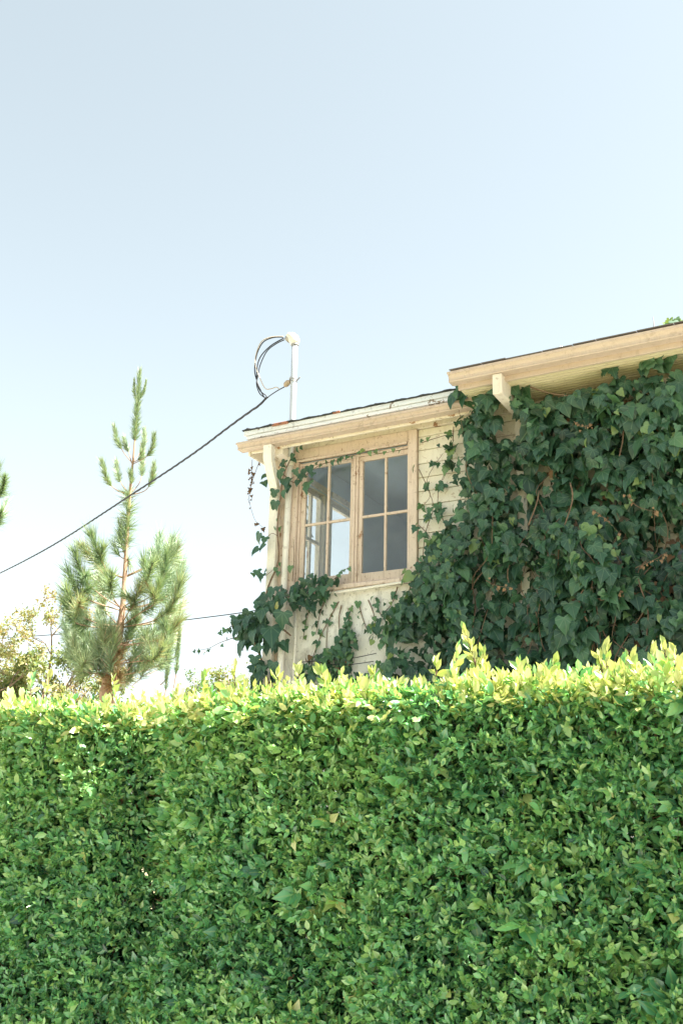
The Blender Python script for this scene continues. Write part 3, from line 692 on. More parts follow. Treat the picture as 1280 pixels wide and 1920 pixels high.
# ------------------------------------------------------------------ ivy
TI = [tmpl_ivy(0), tmpl_ivy(1), tmpl_ivy(2)]
def ivyleaves(P, size, tint, down=1.0, outw=1.0, jit=.62, tw=None):
    n = len(P)
    d = norm(np.array([0, 0, -1.0]) * down + rng.normal(size=(n, 3)) * np.array([.55, .25, .35]) + out * .18)
    nm_ = norm(out * outw + zup * rng.uniform(.1, 1.0, (n, 1)) + rng.normal(size=(n, 3)) * jit)
    return P, frames(d, nm_), size, tint
def place_ivy(thing_, leaves, npart=300):
    P, rt, sz_, tn_ = [np.concatenate(a) for a in zip(*leaves)]
    n = len(P)
    Wd = HO + P[:, :1] * HU + P[:, 1:2] * HV + zup * P[:, 2:3]; pp_ = project(Wd)
    v_ = (pp_[:, 0] > -10) & (pp_[:, 0] < 1290) & (pp_[:, 1] < 1300)
    sc_ = np.where(v_, sz_ * (1 + 1.5 * np.clip(-P[:, 1], 0, .4)), 0); od = np.argsort(-sc_)
    ip = od[:min(npart, int((sc_ > 0).sum()))]; kp = np.ones(n, bool); kp[ip] = False
    kind = rng.integers(0, 3, n)
    for k_ in range(3):
        s_ = ip[kind[ip] == k_]; leafparts('leaf', 'ivy%d' % k_, TI[k_], P[s_], rt[s_], sz_[s_], tn_[s_], 'ivy', thing_)
    if kp.any():
        bm_ = bmesh.new()
        for k_ in range(3):
            q = kp & (kind == k_)
            if q.any():
                me = leafmesh('foliage', TI[k_], P[q] - np.array(thing_['_o']), rt[q], sz_[q], tn_[q]); bm_.from_mesh(me); bpy.data.meshes.remove(me)
        me = bpy.data.meshes.new('foliage'); bm_.to_mesh(me); bm_.free(); me.materials.append(M['ivy'])
        o_ = bpy.data.objects.new('foliage', me); COL.objects.link(o_); o_.parent = thing_; o_['kind'] = 'stuff'
def stem(thing_, pts, r0, r1, name='stem', m='vine', k=4):
    sp = smoothpath(pts, k); n_ = len(sp)
    return MB().tube(sp, [r0 + (r1 - r0) * i / (n_ - 1) for i in range(n_)], 6).build(name, m, thing_, smooth=True)
def along(pts, n, jit=.01):
    sp = np.array(smoothpath(pts, 8)); t = np.sort(rng.uniform(0, 1, n)) * (len(sp) - 1.001); i = t.astype(int); f = (t - i)[:, None]
    return sp[i] * (1 - f) + sp[i + 1] * f + rng.normal(size=(n, 3)) * jit
# --- the mass on the main wall
ivy = thing('ivy', 'dense dark green ivy covering the wall below the main eave', 'ivy', (2.6, -.1, 0))
POLY = [(1.64, 5.10), (1.60, 5.00), (1.50, 4.85), (1.46, 4.62), (1.54, 4.29), (1.38, 4.12), (1.31, 3.84), (1.20, 3.68), (1.02, 3.47), (.86, 3.34), (.84, 2.4), (.9, .3), (6.4, .3), (6.4, 4.96), (3.4, 4.97), (3.25, 4.98), (3.12, 5.0), (3.0, 4.9), (2.9, 4.96), (2.76, 4.99), (2.6, 4.93), (2.3, 4.95), (2.2, 4.96), (1.95, 5.0), (1.8, 5.06)]
GAPS = [[(928, 730), (950, 740), (990, 790), (992, 812), (958, 822), (926, 832)], [(970, 905), (994, 905), (992, 962), (972, 968)], [(985, 850), (972, 850), (975, 880), (988, 880)], [(895, 900), (915, 905), (912, 930), (895, 925)], [(1090, 868), (1130, 872), (1125, 900), (1090, 892)]]
def clumpf(u, z): return np.clip(vnoise(u * 4.6 + .8 * z, z * 3.2, 31) * 1.5 - .25, 0, 1)
def massdepth(u, z): return .05 + .10 * vnoise(u * 1.6, z * 1.6, 21) + .19 * clumpf(u, z) + .05 * np.clip(z - 4.0, 0, 1) + .05 * np.clip(u - 1.5, 0, 1)
def ivymass(n, din, dout, smin, smax, tint0, zlo=.3):
    u = rng.uniform(.8, 6.4, n * 2); z = rng.uniform(zlo, 5.12, n * 2); ok = inpoly(u - .22 * (vnoise(z * 5.5, u * 5.5, 41) - .55) * (u < 2.2), z, POLY); u, z = u[ok], z[ok]
    edge = np.clip((u - np.interp(z, [2.4, 3.34, 3.47, 3.68, 3.84, 4.12, 4.29, 4.62, 4.85, 5.1], [.84, .86, 1.02, 1.2, 1.31, 1.38, 1.54, 1.46, 1.5, 1.64])) / .35, 0, 1)
    ok = rng.random(len(u)) < (.25 + .75 * edge); u, z, edge = u[ok], z[ok], edge[ok]
    md = massdepth(u, z) * (.45 + .55 * edge); v = -md * rng.uniform(din, dout, len(u)) - .03
    P = np.stack([u, v, z], -1); Wd = HO + P[:, :1] * HU + P[:, 1:2] * HV + zup * P[:, 2:3]; pp_ = project(Wd)
    ok = np.ones(len(u), bool)
    for G in GAPS: ok &= ~inpoly(pp_[:, 0], pp_[:, 1], G)
    clump = clumpf(u, z)
    ok &= rng.random(len(u)) < (.28 + .85 * clump)
    ok &= (P[:, 2] < 4.965 + (P[:, 1] + .144) * .48) | (P[:, 0] < 2.2)          # stay clear of the soffit and the gutter
    ok &= (P[:, 2] < 5.10 + (P[:, 1] + .144) * .48) | (P[:, 0] > 2.2)
    P, edge, clump = P[ok], edge[ok], clump[ok]
    s_ = rng.uniform(smin, smax, len(P)) * (.72 + .28 * edge) * (.85 + .3 * vnoise(P[:, 0] * 2.2, P[:, 2] * 2.2, 33))
    t_ = np.clip(tint0 + .16 * (clump - .6) + .42 * (1 - edge) * rng.random(len(P)) + .26 * (vnoise(P[:, 0] * 3, P[:, 2] * 3, 35) - .5) + rng.normal(size=len(P)) * .15, 0, .9)  # clumps tinted lighter, pockets darker: shade painted into the leaves
    return ivyleaves(P, s_, t_)
ml = [ivymass(4400, .72, 1.22, .045, .13, .44, 2.3), ivymass(1500, .8, 1.2, .03, .075, .52, 2.3), ivymass(1900, .35, .85, .055, .115, .28, 2.3), ivymass(2000, .1, .4, .06, .11, .16, 2.3), ivymass(1500, .4, 1.1, .09, .17, .3, .3), ivymass(500, .95, 1.25, .03, .075, .72, 2.6)]  # inner layers get darker tints as painted shade
# sprays that climb onto the soffit
for x0, y0, x1, y1, nl in ((1150, 720, 1135, 682, 9), (1215, 722, 1212, 668, 9), (1240, 690, 1275, 655, 5), (1262, 735, 1275, 700, 6), (868, 745, 862, 722, 8), (905, 722, 935, 706, 8), (985, 718, 960, 712, 5)):
    q = np.linspace(0, 1, nl)[:, None]; P = fac(x0, y0, -.3) * (1 - q) + fac(x1, y1, -.36) * q + rng.normal(size=(nl, 3)) * .025
    P[:, 2] = np.minimum(P[:, 2], 5.0 if x0 > 900 else 5.2); ml.append(ivyleaves(P, rng.uniform(.05, .13, nl), rng.uniform(.3, .7, nl)))
place_ivy(ivy, ml, 300)
for i in range(34):
    u_, z_ = rng.uniform(1.6, 4.2), rng.uniform(2.2, 3.4); p = np.array([u_, -.10, z_]); path = [p.copy()]
    for k_ in range(rng.integers(5, 10)):
        p = p + np.array([rng.normal() * .08, 0, rng.uniform(.12, .22)]); p[2] = min(p[2], 4.93); p[1] = -massdepth(np.array([p[0]]), np.array([p[2]]))[0] * rng.uniform(.75, 1.08) - .04; path.append(p.copy())
    stem(ivy, path, rng.uniform(.003, .006), .002)
for pl in ([(960, 712), (1000, 728), (1035, 738), (1065, 742)], [(1168, 805), (1166, 830), (1160, 855)], [(1100, 1165), (1085, 1120), (1120, 1080), (1150, 1050)], [(1068, 905), (1072, 940), (1050, 1010), (1045, 1060)], [(990, 985), (1005, 945), (1010, 920)]):
    stem(ivy, pxpath(pl, -.33), .006, .004)
# dead leaves and pale dry tendrils inside the mass
nd = 380; u = rng.uniform(2.25, 4.3, nd); z = rng.uniform(2.6, 4.9, nd); P = np.stack([u, -massdepth(u, z) * rng.uniform(.3, .98, nd) - .03, z], -1)
_, rt_, s_, t_ = ivyleaves(P, rng.uniform(.03, .075, nd), rng.uniform(.1, .9, nd), jit=.9); leafobj('dead_leaves', TI[0], P, rt_, s_, t_, 'dead', ivy)
for pl in ([(1190, 1065), (1225, 1050), (1250, 1035)], [(1098, 1120), (1130, 1122), (1165, 1110)], [(1110, 955), (1140, 978), (1160, 1000)], [(1075, 790), (1090, 800), (1108, 796)], [(1175, 930), (1195, 950), (1230, 960)], [(910, 1088), (930, 1098), (960, 1102)]):
    pts_ = pxpath(pl, -.33); stem(ivy, pts_, .003, .0015, 'tendril'); P = along(pts_, 12, .012)
    _, rt_, s_, t_ = ivyleaves(P, rng.uniform(.012, .030, 12), np.full(12, .95), jit=.9); leafobj('dry_bracts', TI[2], P, rt_, s_, t_ * 0 + 1.0, 'dead', ivy)
# --- edge creepers on the siding right of the window
for pl, nl in (([(790, 1075), (797, 1000), (812, 950), (800, 900), (830, 850)], 14), ([(845, 1010), (820, 940), (835, 880)], 14), ([(790, 830), (815, 822), (850, 812)], 3), ([(785, 880), (797, 905), (806, 930), (790, 950)], 5), ([(850, 800), (845, 860), (830, 900)], 12), ([(785, 985), (800, 1000), (815, 1025)], 6), ([(830, 1000), (812, 1030), (800, 1060), (778, 1058)], 18), ([(800, 1100), (775, 1075), (760, 1072)], 9)):
    pts_ = pxpath(pl, -.05); stem(ivy, pts_, .004, .002); P = along(pts_, nl, .018); P[:, 1] -= .03
    leafparts('leaf', 'ivy1', TI[1], *[a for a in ivyleaves(P, rng.uniform(.03, .085, nl), rng.uniform(.35, .9, nl))], 'ivy', ivy)
# --- corner ivy round the downspout and over the window head
civ = thing('ivy', 'ivy twining round the corner downspout and across the window head', 'ivy', (-.1, -.1, 0))
clist = []
def pick(items, v, tint=None, down=1.0):
    P = np.array([fac(x, y, v + rng.uniform(-.02, .02)) for x, y, r_ in items]); s_ = np.array([r_ * 2.0 / 226 for _, _, r_ in items])
    t_ = rng.uniform(.32, .62, len(items)) if tint is None else np.full(len(items), tint) + rng.normal(size=len(items)) * .05
    P[:, 2] += s_ * .35
    clist.append(ivyleaves(P, s_, t_, down, 1.0, .35))
pick([(522, 888, 11), (533, 905, 11), (500, 895, 8), (494, 908, 9), (545, 903, 9), (515, 925, 10), (516, 948, 12), (532, 925, 9), (538, 905, 9), (527, 872, 8), (534, 868, 8), (540, 915, 8), (512, 905, 7), (549, 855, 6), (548, 864, 6), (565, 838, 8), (556, 843, 7), (571, 886, 9), (579, 880, 9), (577, 913, 14), (562, 893, 9), (572, 897, 9), (559, 905, 7), (553, 885, 8), (588, 890, 6)], -.13)
pick([(594, 869, 5), (602, 873, 4), (612, 868, 5), (623, 867, 6), (634, 864, 6), (641, 861, 6), (652, 858, 5), (660, 857, 3)], -.085, .55)
pick([(671, 850, 4), (681, 846, 5), (692, 850, 5), (703, 848, 5), (721, 849, 4), (737, 844, 4), (750, 846, 3)], -.085, .80)
pick([(486, 1008, 12), (495, 1026, 9), (483, 1034, 10), (497, 1012, 8), (492, 1082, 9), (482, 1074, 8), (474, 1078, 6), (499, 1072, 6)], -.16)
pick([(523, 992, 5), (515, 993, 5), (520, 975, 4), (517, 1068, 5), (524, 1058, 4), (545, 1066, 7), (522, 1075, 5)], -.10, .75)
def fillpoly(Pp, n, r0, r1, v0, v1, t0=.28, t1=.6, **kw):
    xs = np.array(Pp); x = rng.uniform(xs[:, 0].min(), xs[:, 0].max(), n * 4); y = rng.uniform(xs[:, 1].min(), xs[:, 1].max(), n * 4); ok = inpoly(x, y, Pp); x, y = x[ok][:n], y[ok][:n]
    P = np.array([fac(a, b, rng.uniform(v0, v1)) for a, b in zip(x, y)]); s_ = rng.uniform(r0, r1, len(x)) * 2 / 226; P[:, 2] += s_ * .3
    return ivyleaves(P, s_, rng.uniform(t0, t1, len(x)), **kw)
clist.append(fillpoly([(505, 1108), (560, 1098), (562, 1130), (540, 1180), (528, 1255), (482, 1268), (475, 1245), (445, 1195), (440, 1165), (480, 1140)], 85, 6, 13, -.28, -.04, .2, .6))
clist.append(fillpoly([(545, 1100), (580, 1080), (612, 1082), (640, 1098), (618, 1118), (590, 1150), (562, 1140)], 62, 5, 11, -.18, -.05))
clist.append(fillpoly([(470, 1250), (530, 1245), (540, 1300), (470, 1300)], 40, 7, 14, -.25, -.05, .2, .5))
clist.append(fillpoly([(440, 1160), (478, 1150), (480, 1200), (452, 1235), (445, 1200)], 26, 6, 14, -.25, -.0, .2, .5))
pick([(508, 1190, 20), (498, 1165, 16), (530, 1160, 17), (493, 1150, 14), (540, 1235, 15), (538, 1215, 12)], -.30, .42)
pick([(520, 1140, 9)], -.33, .99)
for i_, (P_, r_, s_, t_) in enumerate(clist):
    pp_ = project(HO + P_[:, :1] * HU + P_[:, 1:2] * HV + zup * P_[:, 2:3]); kx = ~(((pp_[:, 0] > 521) & (pp_[:, 0] < 541) & (pp_[:, 1] > 1160)) | ((pp_[:, 0] > 494) & (pp_[:, 0] < 512) & (pp_[:, 1] > 1205))) | (rng.random(len(P_)) < .2)
    clist[i_] = (P_[kx], r_[kx], s_[kx], t_[kx])
place_ivy(civ, clist, 300)
for pl, v_, r0, r1 in (([(505, 1290), (488, 1230), (475, 1195), (492, 1150), (503, 1100), (522, 1050), (520, 990), (526, 930), (532, 890), (545, 860)], -.11, .012, .004), ([(532, 890), (552, 905), (575, 890), (600, 872), (640, 861), (680, 850), (720, 849), (765, 840)], -.075, .004, .002),
                       ([(475, 1195), (460, 1180), (440, 1172), (420, 1185)], -.12, .006, .002), ([(480, 1210), (450, 1195), (415, 1204), (390, 1216), (362, 1220)], -.14, .005, .0015), ([(525, 1175), (538, 1186), (545, 1192)], -.20, .008, .006), ([(615, 1095), (635, 1078), (655, 1062)], -.09, .003, .002), ([(600, 1090), (625, 1086), (640, 1080)], -.09, .003, .002),
                       ([(498, 1010), (510, 1000), (520, 1005)], -.12, .003, .002), ([(498, 1080), (510, 1070), (520, 1062)], -.12, .003, .002), ([(548, 1090), (551, 1050), (550, 1010)], -.045, .004, .002)):
    stem(civ, pxpath(pl, v_), r0, r1)
P = np.concatenate([along(pxpath([(450, 1195), (415, 1204), (390, 1216), (362, 1220)], -.14), 12, .012), along(pxpath([(445, 1176), (425, 1180), (418, 1185)], -.12), 7, .02), along(pxpath([(625, 1086), (655, 1062)], -.09), 5, .012)])
leafparts('leaf', 'ivy1', TI[1], *ivyleaves(P, rng.uniform(.022, .05, len(P)), rng.uniform(.45, .8, len(P)), jit=.8), 'ivy', civ)
for pl in ([(473, 862), (472, 880), (471, 900), (468, 920)], [(486, 866), (480, 882), (474, 900), (470, 915), (467, 935), (472, 958), (480, 978), (495, 990)]):
    pts_ = pxpath(pl, -.24); stem(civ, pts_, .003, .0015, 'dried_tendril'); nl = 16; P = along(pts_, nl, .012)
    leafparts('dried_leaf', 'ivy1', TI[1], *ivyleaves(P, rng.uniform(.016, .045, nl), rng.uniform(.1, .6, nl), jit=.9), 'dead', civ)
# vine outside the side window, seen through the room
P = along([(-.17, .50, 3.7), (-.18, .53, 4.1), (-.17, .50, 4.4), (-.18, .52, 4.62)], 22, .02); stem(civ, [(-.13, .52, 3.6), (-.14, .53, 4.1), (-.13, .53, 4.65)], .004, .002)
leafparts('leaf', 'ivy1', TI[1], *ivyleaves(P, rng.uniform(.05, .10, 22), rng.uniform(.2, .5, 22), jit=.8), 'ivy', civ)
# --- thin ivy on the stucco below the sill
wiv = thing('ivy', 'thin ivy with bare brown stems on the stained wall under the window', 'ivy', (.6, -.05, 0))
wl = [fillpoly([(595, 1228), (622, 1212), (640, 1185), (668, 1180), (668, 1215), (655, 1235), (650, 1275), (560, 1278), (565, 1245)], 150, 3.5, 9, -.10, -.02, .3, .85), fillpoly([(690, 1180), (720, 1150), (760, 1120), (800, 1090), (830, 1120), (800, 1180), (700, 1200)], 110, 3.5, 10, -.14, -.02, .35, .88),
      fillpoly([(560, 1265), (720, 1262), (720, 1330), (560, 1330)], 80, 4, 9, -.12, -.02, .3, .7)]
sv = [([(635, 1128), (615, 1165), (598, 1200), (585, 1240), (580, 1280)], 20), ([(612, 1120), (600, 1150), (592, 1190)], 12), ([(660, 1135), (652, 1165), (650, 1200), (655, 1240), (660, 1275)], 22), ([(690, 1125), (700, 1150), (703, 1175)], 2), ([(672, 1130), (680, 1160), (690, 1185)], 5), ([(745, 1100), (735, 1130), (720, 1150)], 8), ([(770, 1095), (762, 1120), (740, 1150)], 10),
      ([(705, 1120), (712, 1150), (730, 1165)], 6), ([(630, 1260), (645, 1225), (655, 1180), (652, 1140)], 12), ([(612, 1250), (612, 1200), (615, 1170)], 0), ([(640, 1135), (635, 1160), (637, 1195)], 0), ([(585, 1130), (575, 1160), (568, 1200)], 6), ([(800, 1115), (785, 1100), (778, 1085)], 8)]
for pl, nl in sv:
    pts_ = pxpath(pl, -.012); stem(wiv, pts_, .005, .0025)
    if nl: P = along(pts_, nl, .016); P[:, 1] -= .02; wl.append(ivyleaves(P, rng.uniform(.025, .06, nl), rng.uniform(.4, .88, nl)))
place_ivy(wiv, wl, 300)
for pl in ([(560, 1242), (610, 1238), (650, 1236), (705, 1225)], [(590, 1240), (640, 1247), (700, 1240)]):
    stem(wiv, pxpath(pl, -.06), .004, .003, 'wire', 'cable')
P = np.array([fac(x, y, -.08) for x, y in ((632, 1252), (582, 1230), (650, 1240), (573, 1228))]); leafparts('dried_leaf', 'ivy0', TI[0], *ivyleaves(P, rng.uniform(.04, .07, 4), rng.uniform(.4, .7, 4)), 'dead', wiv)
# --- ivy lying on the main roof, top right
riv = thing('ivy', 'sunlit ivy sprigs growing over the main roof edge', 'ivy', tuple(fac(1262, 612, -.4)))
P = np.concatenate([np.array([fac(x, y, rng.uniform(-.5, -.3)) for x, y in zip(rng.uniform(1252, 1330, 46), rng.uniform(596, 616, 46))]), np.array([fac(x, y, -.4) for x, y in ((1246, 607), (1243, 609), (1262, 604), (1270, 600), (1234, 621), (1229, 622))])])
leafparts('leaf', 'ivy1', TI[1], *ivyleaves(P, rng.uniform(.03, .075, len(P)), rng.uniform(.6, .92, len(P)), jit=.8), 'ivy', riv)
stem(riv, pxpath([(1235, 621), (1250, 612), (1275, 603), (1330, 598)], -.4), .005, .003)
# --- small metal things on the roof
an = thing('antenna_rod', 'thin pale rod standing on the main roof', 'antenna', tuple(fac(1226, 622, -.3)))
MB().tube([tuple(fac(1226, 626, -.3)), tuple(fac(1225, 610, -.3)), tuple(fac(1223, 594, -.3))], [.005, .004, .002], 6).build('rod', 'steel', an)
MB().tube([tuple(fac(1226, 627, -.3)), tuple(fac(1226, 622, -.3))], .012, 8).build('foot', 'steel', an)
bs = thing('bird_spikes', 'little wire bird spikes on the main roof edge', 'bird spikes', tuple(fac(1065, 655, -.5)))
for x, dx in ((1052, -3), (1057, -4), (1064, -2), (1066, 3), (1085, 4)): MB().tube([tuple(fac(x, 660, -.5)), tuple(fac(x + dx, 649, -.5))], .003, 5).build('spike', 'steel', bs)

# ------------------------------------------------------------------ pine trees
def pine(org, name_label, trunk, branches, seed, low=True):
    """trunk: world points with radii; branches: (start, [points]) world paths carrying needle tufts"""
    t_ = thing('pine_tree', name_label, 'pine tree', org, frame='world')
    MB().tube([p for p, _ in trunk], [r_ for _, r_ in trunk], 10).build('trunk', 'pinebark', t_, smooth=True)
    P, D, S, T, = [], [], [], []
    br = MB()
    for pts_, r0, dens, ln_, tint0, start, spread in branches:
        sp = np.array(smoothpath(pts_, 6)); n_ = len(sp); br.tube([tuple(p) for p in sp], [r0 + (.004 - r0) * i / (n_ - 1) for i in range(n_)], 6)
        seg = np.linalg.norm(np.diff(sp, axis=0), axis=1); tot = seg.sum(); cum = np.concatenate([[0], np.cumsum(seg)]) / tot
        n = int(.95 * dens * tot * (1 - start)) + 35
        q = start + (1 - start) * rng.random(n); i = np.clip(np.searchsorted(cum, q) - 1, 0, n_ - 2); f = ((q - cum[i]) / (cum[i + 1] - cum[i] + 1e-9))[:, None]
        p = sp[i] * (1 - f) + sp[i + 1] * f; ax = norm(sp[i + 1] - sp[i])
        rad = norm(np.cross(ax, rnd(n))); k_ = spread * (.45 + 1.3 * (1 - q[:, None])) 
        d = norm(ax + rad * k_ * rng.uniform(.5, 1.2, (n, 1)) + zup * -.25 * (1 - q[:, None]))
        P.append(p); D.append(d); S.append(ln_ * rng.uniform(.6, 1.25, n)); T.append(np.clip(tint0 + rng.normal(size=n) * .16 - .1 * (1 - q), 0, 1.0))
    br.build('branches', 'pinebark', t_)['kind'] = 'stuff'
    P, D, S, T = map(np.concatenate, (P, D, S, T))
    rt_ = frames(D, rnd(len(P)))
    leafobj('needles', tmpl_blade(), P, rt_, S, T, 'needle', t_, 'stuff', width=np.full(len(P), .0085))
    return t_
PD = 13.0
def pa(x, y, dd=0.0): return tuple(at(x, y, PD + dd))
g0 = at(200, 1330, PD); g0[2] = 0
trunk = [((g0[0] - .02, g0[1], 0), .13), (pa(202, 1300), .10), (pa(214, 1230), .072), (pa(226, 1175), .048), (pa(231, 1130), .034), (pa(236, 1050), .027), (pa(240, 980), .022), (pa(246, 900), .017), (pa(251, 850), .013), (pa(256, 790), .009), (pa(262, 700), .005)]
B = []
def br_(px, r0=.012, dens=420, ln_=.24, tint=.5, start=.35, spread=.75, d0=0, d1=0): 
    n = len(px); B.append(([pa(x, y, d0 + (d1 - d0) * i / (n - 1)) for i, (x, y) in enumerate(px)], r0, dens, ln_, tint, start, spread))
# leader and the two upper whorls
br_([(251, 850), (256, 790), (262, 700)], .010, 1300, .13, .55, .15, .62); br_([(258, 755), (252, 735), (252, 714)], .005, 900, .07, .6, .1, .5); br_([(259, 752), (269, 735), (274, 716)], .005, 900, .07, .6, .1, .5); br_([(261, 720), (263, 705), (264, 694)], .005, 500, .04, .7, .0, .3)
for q in ([(248, 868), (232, 848), (220, 825), (215, 802)], [(247, 868), (242, 850), (236, 835), (233, 822)], [(249, 868), (262, 850), (270, 830), (271, 808)], [(250, 870), (275, 856), (286, 838), (289, 818)], [(248, 868), (262, 860), (265, 850)]): br_(q, .006, 1100, .115, .6, .42, .75, 0, rng.uniform(-.3, .3))
for q in ([(244, 928), (218, 918), (203, 902), (192, 868)], [(244, 926), (230, 910), (222, 892), (219, 868)], [(245, 925), (262, 905), (267, 880), (268, 850)], [(245, 928), (272, 920), (285, 900), (289, 872)], [(244, 925), (247, 905), (246, 888)]): br_(q, .007, 1100, .125, .6, .45, .78, 0, rng.uniform(-.35, .35))
for k_ in range(16):    # sparse old needles along the upper stem
    y_ = 930 + k_ * 7; br_([(243 - k_ * .45, y_), (243 - k_ * .45 + rng.uniform(-4, 4), y_ - 6)], .004, 300, .20, .60, 0, 1.6)
for q in ([(238, 1040), (228, 1015), (226, 985)], [(236, 1050), (222, 1040), (215, 1025)], [(237, 1045), (225, 1012), (235, 990)], [(236, 1060), (240, 1050), (243, 1058)]): br_(q, .007, 500, .18, .55, .3, .8)
# lower crown: wide whorls with upturned tips
low_ = [[(231, 1082), (205, 1072), (190, 1050), (172, 1005)], [(231, 1084), (200, 1070), (175, 1048), (160, 1030)], [(232, 1082), (260, 1070), (290, 1050), (300, 1005)], [(232, 1084), (280, 1062), (310, 1045), (325, 1012)], [(232, 1082), (285, 1058), (318, 1048), (332, 1030)],
        [(228, 1140), (195, 1120), (160, 1090), (142, 1040)], [(228, 1145), (180, 1130), (150, 1115), (128, 1072)], [(228, 1140), (205, 1118), (190, 1095), (188, 1058)], [(228, 1142), (215, 1125), (208, 1105), (210, 1080)], [(229, 1140), (262, 1115), (275, 1090), (270, 1055)], [(229, 1142), (280, 1120), (305, 1090), (312, 1040)], [(229, 1145), (290, 1130), (325, 1105), (342, 1060)], [(229, 1144), (300, 1125), (330, 1090), (335, 1045)],
        [(226, 1175), (180, 1168), (148, 1150), (124, 1105)], [(226, 1178), (170, 1175), (140, 1165), (122, 1130)], [(227, 1176), (285, 1165), (320, 1140), (340, 1090)], [(227, 1176), (290, 1168), (325, 1160), (345, 1128)], [(226, 1175), (240, 1150), (252, 1130), (262, 1100)], [(226, 1176), (205, 1155), (195, 1140), (185, 1110)], [(226, 1176), (262, 1150), (290, 1130), (300, 1095)],
        [(218, 1210), (170, 1212), (140, 1205), (122, 1170)], [(218, 1212), (180, 1205), (155, 1190), (140, 1160)], [(219, 1210), (270, 1205), (310, 1195), (335, 1165)], [(219, 1210), (245, 1185), (255, 1170), (258, 1150)], [(219, 1210), (285, 1210), (315, 1210), (328, 1190)], [(218, 1210), (200, 1190), (190, 1180), (188, 1160)], [(218, 1210), (285, 1190), (305, 1180), (318, 1150)],
        [(212, 1245), (170, 1240), (150, 1235), (138, 1215)], [(212, 1245), (260, 1240), (290, 1235), (305, 1212)], [(212, 1245), (245, 1235), (262, 1220), (270, 1195)], [(212, 1245), (185, 1230), (172, 1215), (165, 1190)], [(208, 1265), (170, 1262), (155, 1255), (150, 1240)], [(208, 1265), (250, 1262), (262, 1250), (268, 1235)], [(206, 1275), (230, 1280), (240, 1275), (242, 1262)], [(210, 1250), (225, 1240), (230, 1225), (232, 1210)], [(214, 1232), (200, 1220), (196, 1210), (198, 1195)]]
for q in low_:
    dep = rng.uniform(-1.0, 1.0)
    br_(q, .009, 700, .25, rng.uniform(.40, .80), .40, .95, 0, dep); a, b_ = q[-2], q[-1]
    m_ = q[1]; n2 = (q[2][0] + rng.uniform(-22, 22), q[2][1] - rng.uniform(10, 34)); br_([q[1], q[2], n2], .006, 560, .22, rng.uniform(.40, .85), .45, 1.0, dep * .5, dep + rng.uniform(-.4, .4))
for k_ in range(30):   # short tufts filling the lower crown, towards the viewer and away
    a_ = rng.uniform(0, 6.28); r_ = math.sqrt(rng.random()); x_, y_ = 228 + 92 * r_ * math.cos(a_), 1226 + 44 * r_ * math.sin(a_); dp = rng.uniform(-.9, .9) * math.sqrt(1 - r_ * r_ * .8)
    br_([(x_ * .6 + 218 * .4, y_ + 26), (x_, y_ + 6), (x_ + (x_ - 225) * .10, y_ - 24)], .005, 520, .22, rng.uniform(.25, .75), .3, 1.0, dp * .6, dp)
for k_ in range(11):   # brown dead needles hanging round the lower trunk
    y_ = 1200 + k_ * 8; x_ = 221 - k_ * 1.5; br_([(x_, y_), (x_ + rng.uniform(-16, 16), y_ + rng.uniform(-4, 10))], .004, 500, .20, 1.15, 0, 1.3, 0, rng.uniform(-.35, .1))
for q in ([(310, 1215), (325, 1235), (335, 1210), (337, 1170)], [(300, 1285), (312, 1270), (318, 1225)], [(326, 1290), (332, 1250), (335, 1210)], [(308, 1310), (312, 1285), (312, 1262)]): br_(q, .008, 800, .10, .5, .3, .5)
pine(tuple(g0), 'young pine with a tall bare leader and bushy lower crown behind the hedge', trunk, B, 1)
# second pine: only its right-hand branches reach into the frame
B = []; g1 = at(-62, 1330, PD + 1.5); g1[2] = 0
def pb(x, y, dd=0): return tuple(at(x, y, PD + 1.5 + dd))
tr2 = [((g1[0], g1[1], 0), .17), (pb(-60, 1200), .10), (pb(-55, 1000), .05), (pb(-50, 880), .03), (pb(-45, 760), .010)]
for q in ([(-52, 950), (-25, 945), (0, 930), (10, 895)], [(-52, 985), (-25, 985), (-2, 975), (12, 945)], [(-52, 940), (-30, 925), (-12, 905), (-4, 880)], [(-52, 990), (-20, 992), (-6, 985), (2, 962)], [(-50, 880), (-70, 870), (-85, 850), (-90, 820)], [(-55, 1000), (-85, 990), (-105, 970), (-112, 930)], [(-50, 860), (-35, 850), (-28, 830), (-26, 800)], [(-56, 1080), (-100, 1070), (-130, 1050), (-140, 1010)], [(-58, 1130), (-100, 1130), (-150, 1110), (-170, 1060)], [(-47, 800), (-46, 780), (-45, 750)]):
    B.append(([pb(x, y, rng.uniform(-.3, .3)) for x, y in q], .012, 700, .23, .45, .4, .7))
for q in low_[5:]: B.append(([pb(-72 + (x - 228) * .36, y, (i / 3) * rng.uniform(-.8, .8)) for i, (x, y) in enumerate(q)], .009, 700, .23, .5, .4, .9))
pine(tuple(g1), 'pine whose branch tips reach in at the left edge of the picture', tr2, B, 2)

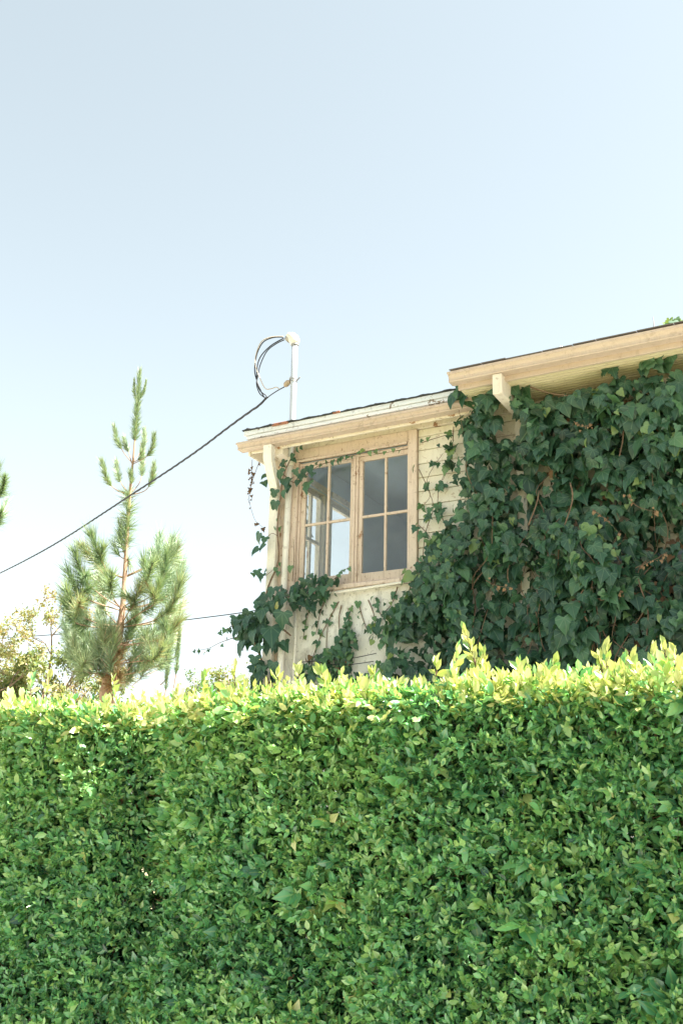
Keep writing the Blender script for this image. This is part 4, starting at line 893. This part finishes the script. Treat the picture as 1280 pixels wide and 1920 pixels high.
# ------------------------------------------------------------------ garden trees behind the hedge
def tree(org, h, spread, label, nleaf, lsz, tint, seed, name='garden_tree', trunk_r=.07, crown0=.35, dens=1.0, droop=.0):
    r_ = np.random.default_rng(seed); t_ = thing(name, label, 'tree', org, frame='world')
    org = np.array(org, float); tips = []; br = MB()
    top = org + np.array([r_.normal() * .2, r_.normal() * .2, h * .72]); tk = [tuple(org), tuple(org + (top - org) * .4 + r_.normal(size=3) * .05), tuple(org + (top - org) * .75 + r_.normal(size=3) * .06), tuple(top)]
    MB().tube(tk, [trunk_r, trunk_r * .75, trunk_r * .5, trunk_r * .25], 8).build('trunk', 'bark', t_, smooth=True)
    def grow(p, d, l_, r0, lev):
        q = p + d * l_ * .5 + r_.normal(size=3) * l_ * .06; e = q + norm((d + r_.normal(size=3) * .3)[None])[0] * l_ * .5
        br.tube([tuple(p), tuple(q), tuple(e)], [r0, r0 * .7, r0 * .45], 5)
        if lev == 0: tips.append((q, e)); return
        for k_ in range(3):
            dn = norm((d * .8 + r_.normal(size=3) * .62 + zup * (.18 - droop))[None])[0]; grow(q if k_ == 0 else e, dn, l_ * r_.uniform(.55, .8), r0 * .55, lev - 1)
    for k_ in range(11):
        f = crown0 + (1 - crown0) * (k_ / 10); p = org + (top - org) * f; a = k_ * 2.4 + r_.random(); d = norm(np.array([[math.cos(a), math.sin(a), .35 + .7 * f]]))[0]
        grow(p, d, spread * r_.uniform(.45, .65) * (1.15 - .45 * f), trunk_r * .34, 3)
    br.build('branches', 'bark', t_)['kind'] = 'stuff'
    tp = np.array([a for a, b in tips]); te = np.array([b for a, b in tips]); k_ = r_.integers(0, len(tp), nleaf); q = r_.random((nleaf, 1)); P = tp[k_] * (1 - q) + te[k_] * q + r_.normal(size=(nleaf, 3)) * .05
    zone = r_.random(len(tp))[k_]
    T = np.clip(tint + .35 * (zone - .5) + r_.normal(size=nleaf) * .10, 0, 1)
    leafobj('crown', tmpl_small(), P, frames(norm(r_.normal(size=(nleaf, 3)) + zup * -.2), norm(r_.normal(size=(nleaf, 3)) + zup)), lsz * r_.uniform(.7, 1.3, nleaf), T, 'tree', t_)
    return t_
def base(x, D): p = at(x, 1400, D); return (p[0], p[1], 0.0)
tree(base(45, 17.5), 6.1, 1.9, 'thin airy tree with yellow-brown leaves left of the pine', 17000, .052, .72, 3)
tree(base(105, 16.5), 5.2, 1.4, 'low leafy green tree between the airy tree and the pine', 15000, .062, .48, 4)
tree(base(-10, 16.2), 5.1, 1.4, 'bushy green tree at the left edge under the pine tips', 15000, .065, .48, 5)
tree(base(455, 15.0), 5.2, .95, 'small tree with orange-brown and green leaves beside the house corner', 11000, .048, .62, 6)
tree(base(378, 15.5), 4.6, .95, 'low grey-green tree just above the hedge right of the pine', 11000, .050, .36, 8)
tree(base(345, 15.6), 4.4, .8, 'lowest tree barely topping the hedge at the foot of the pine', 8000, .050, .48, 9)
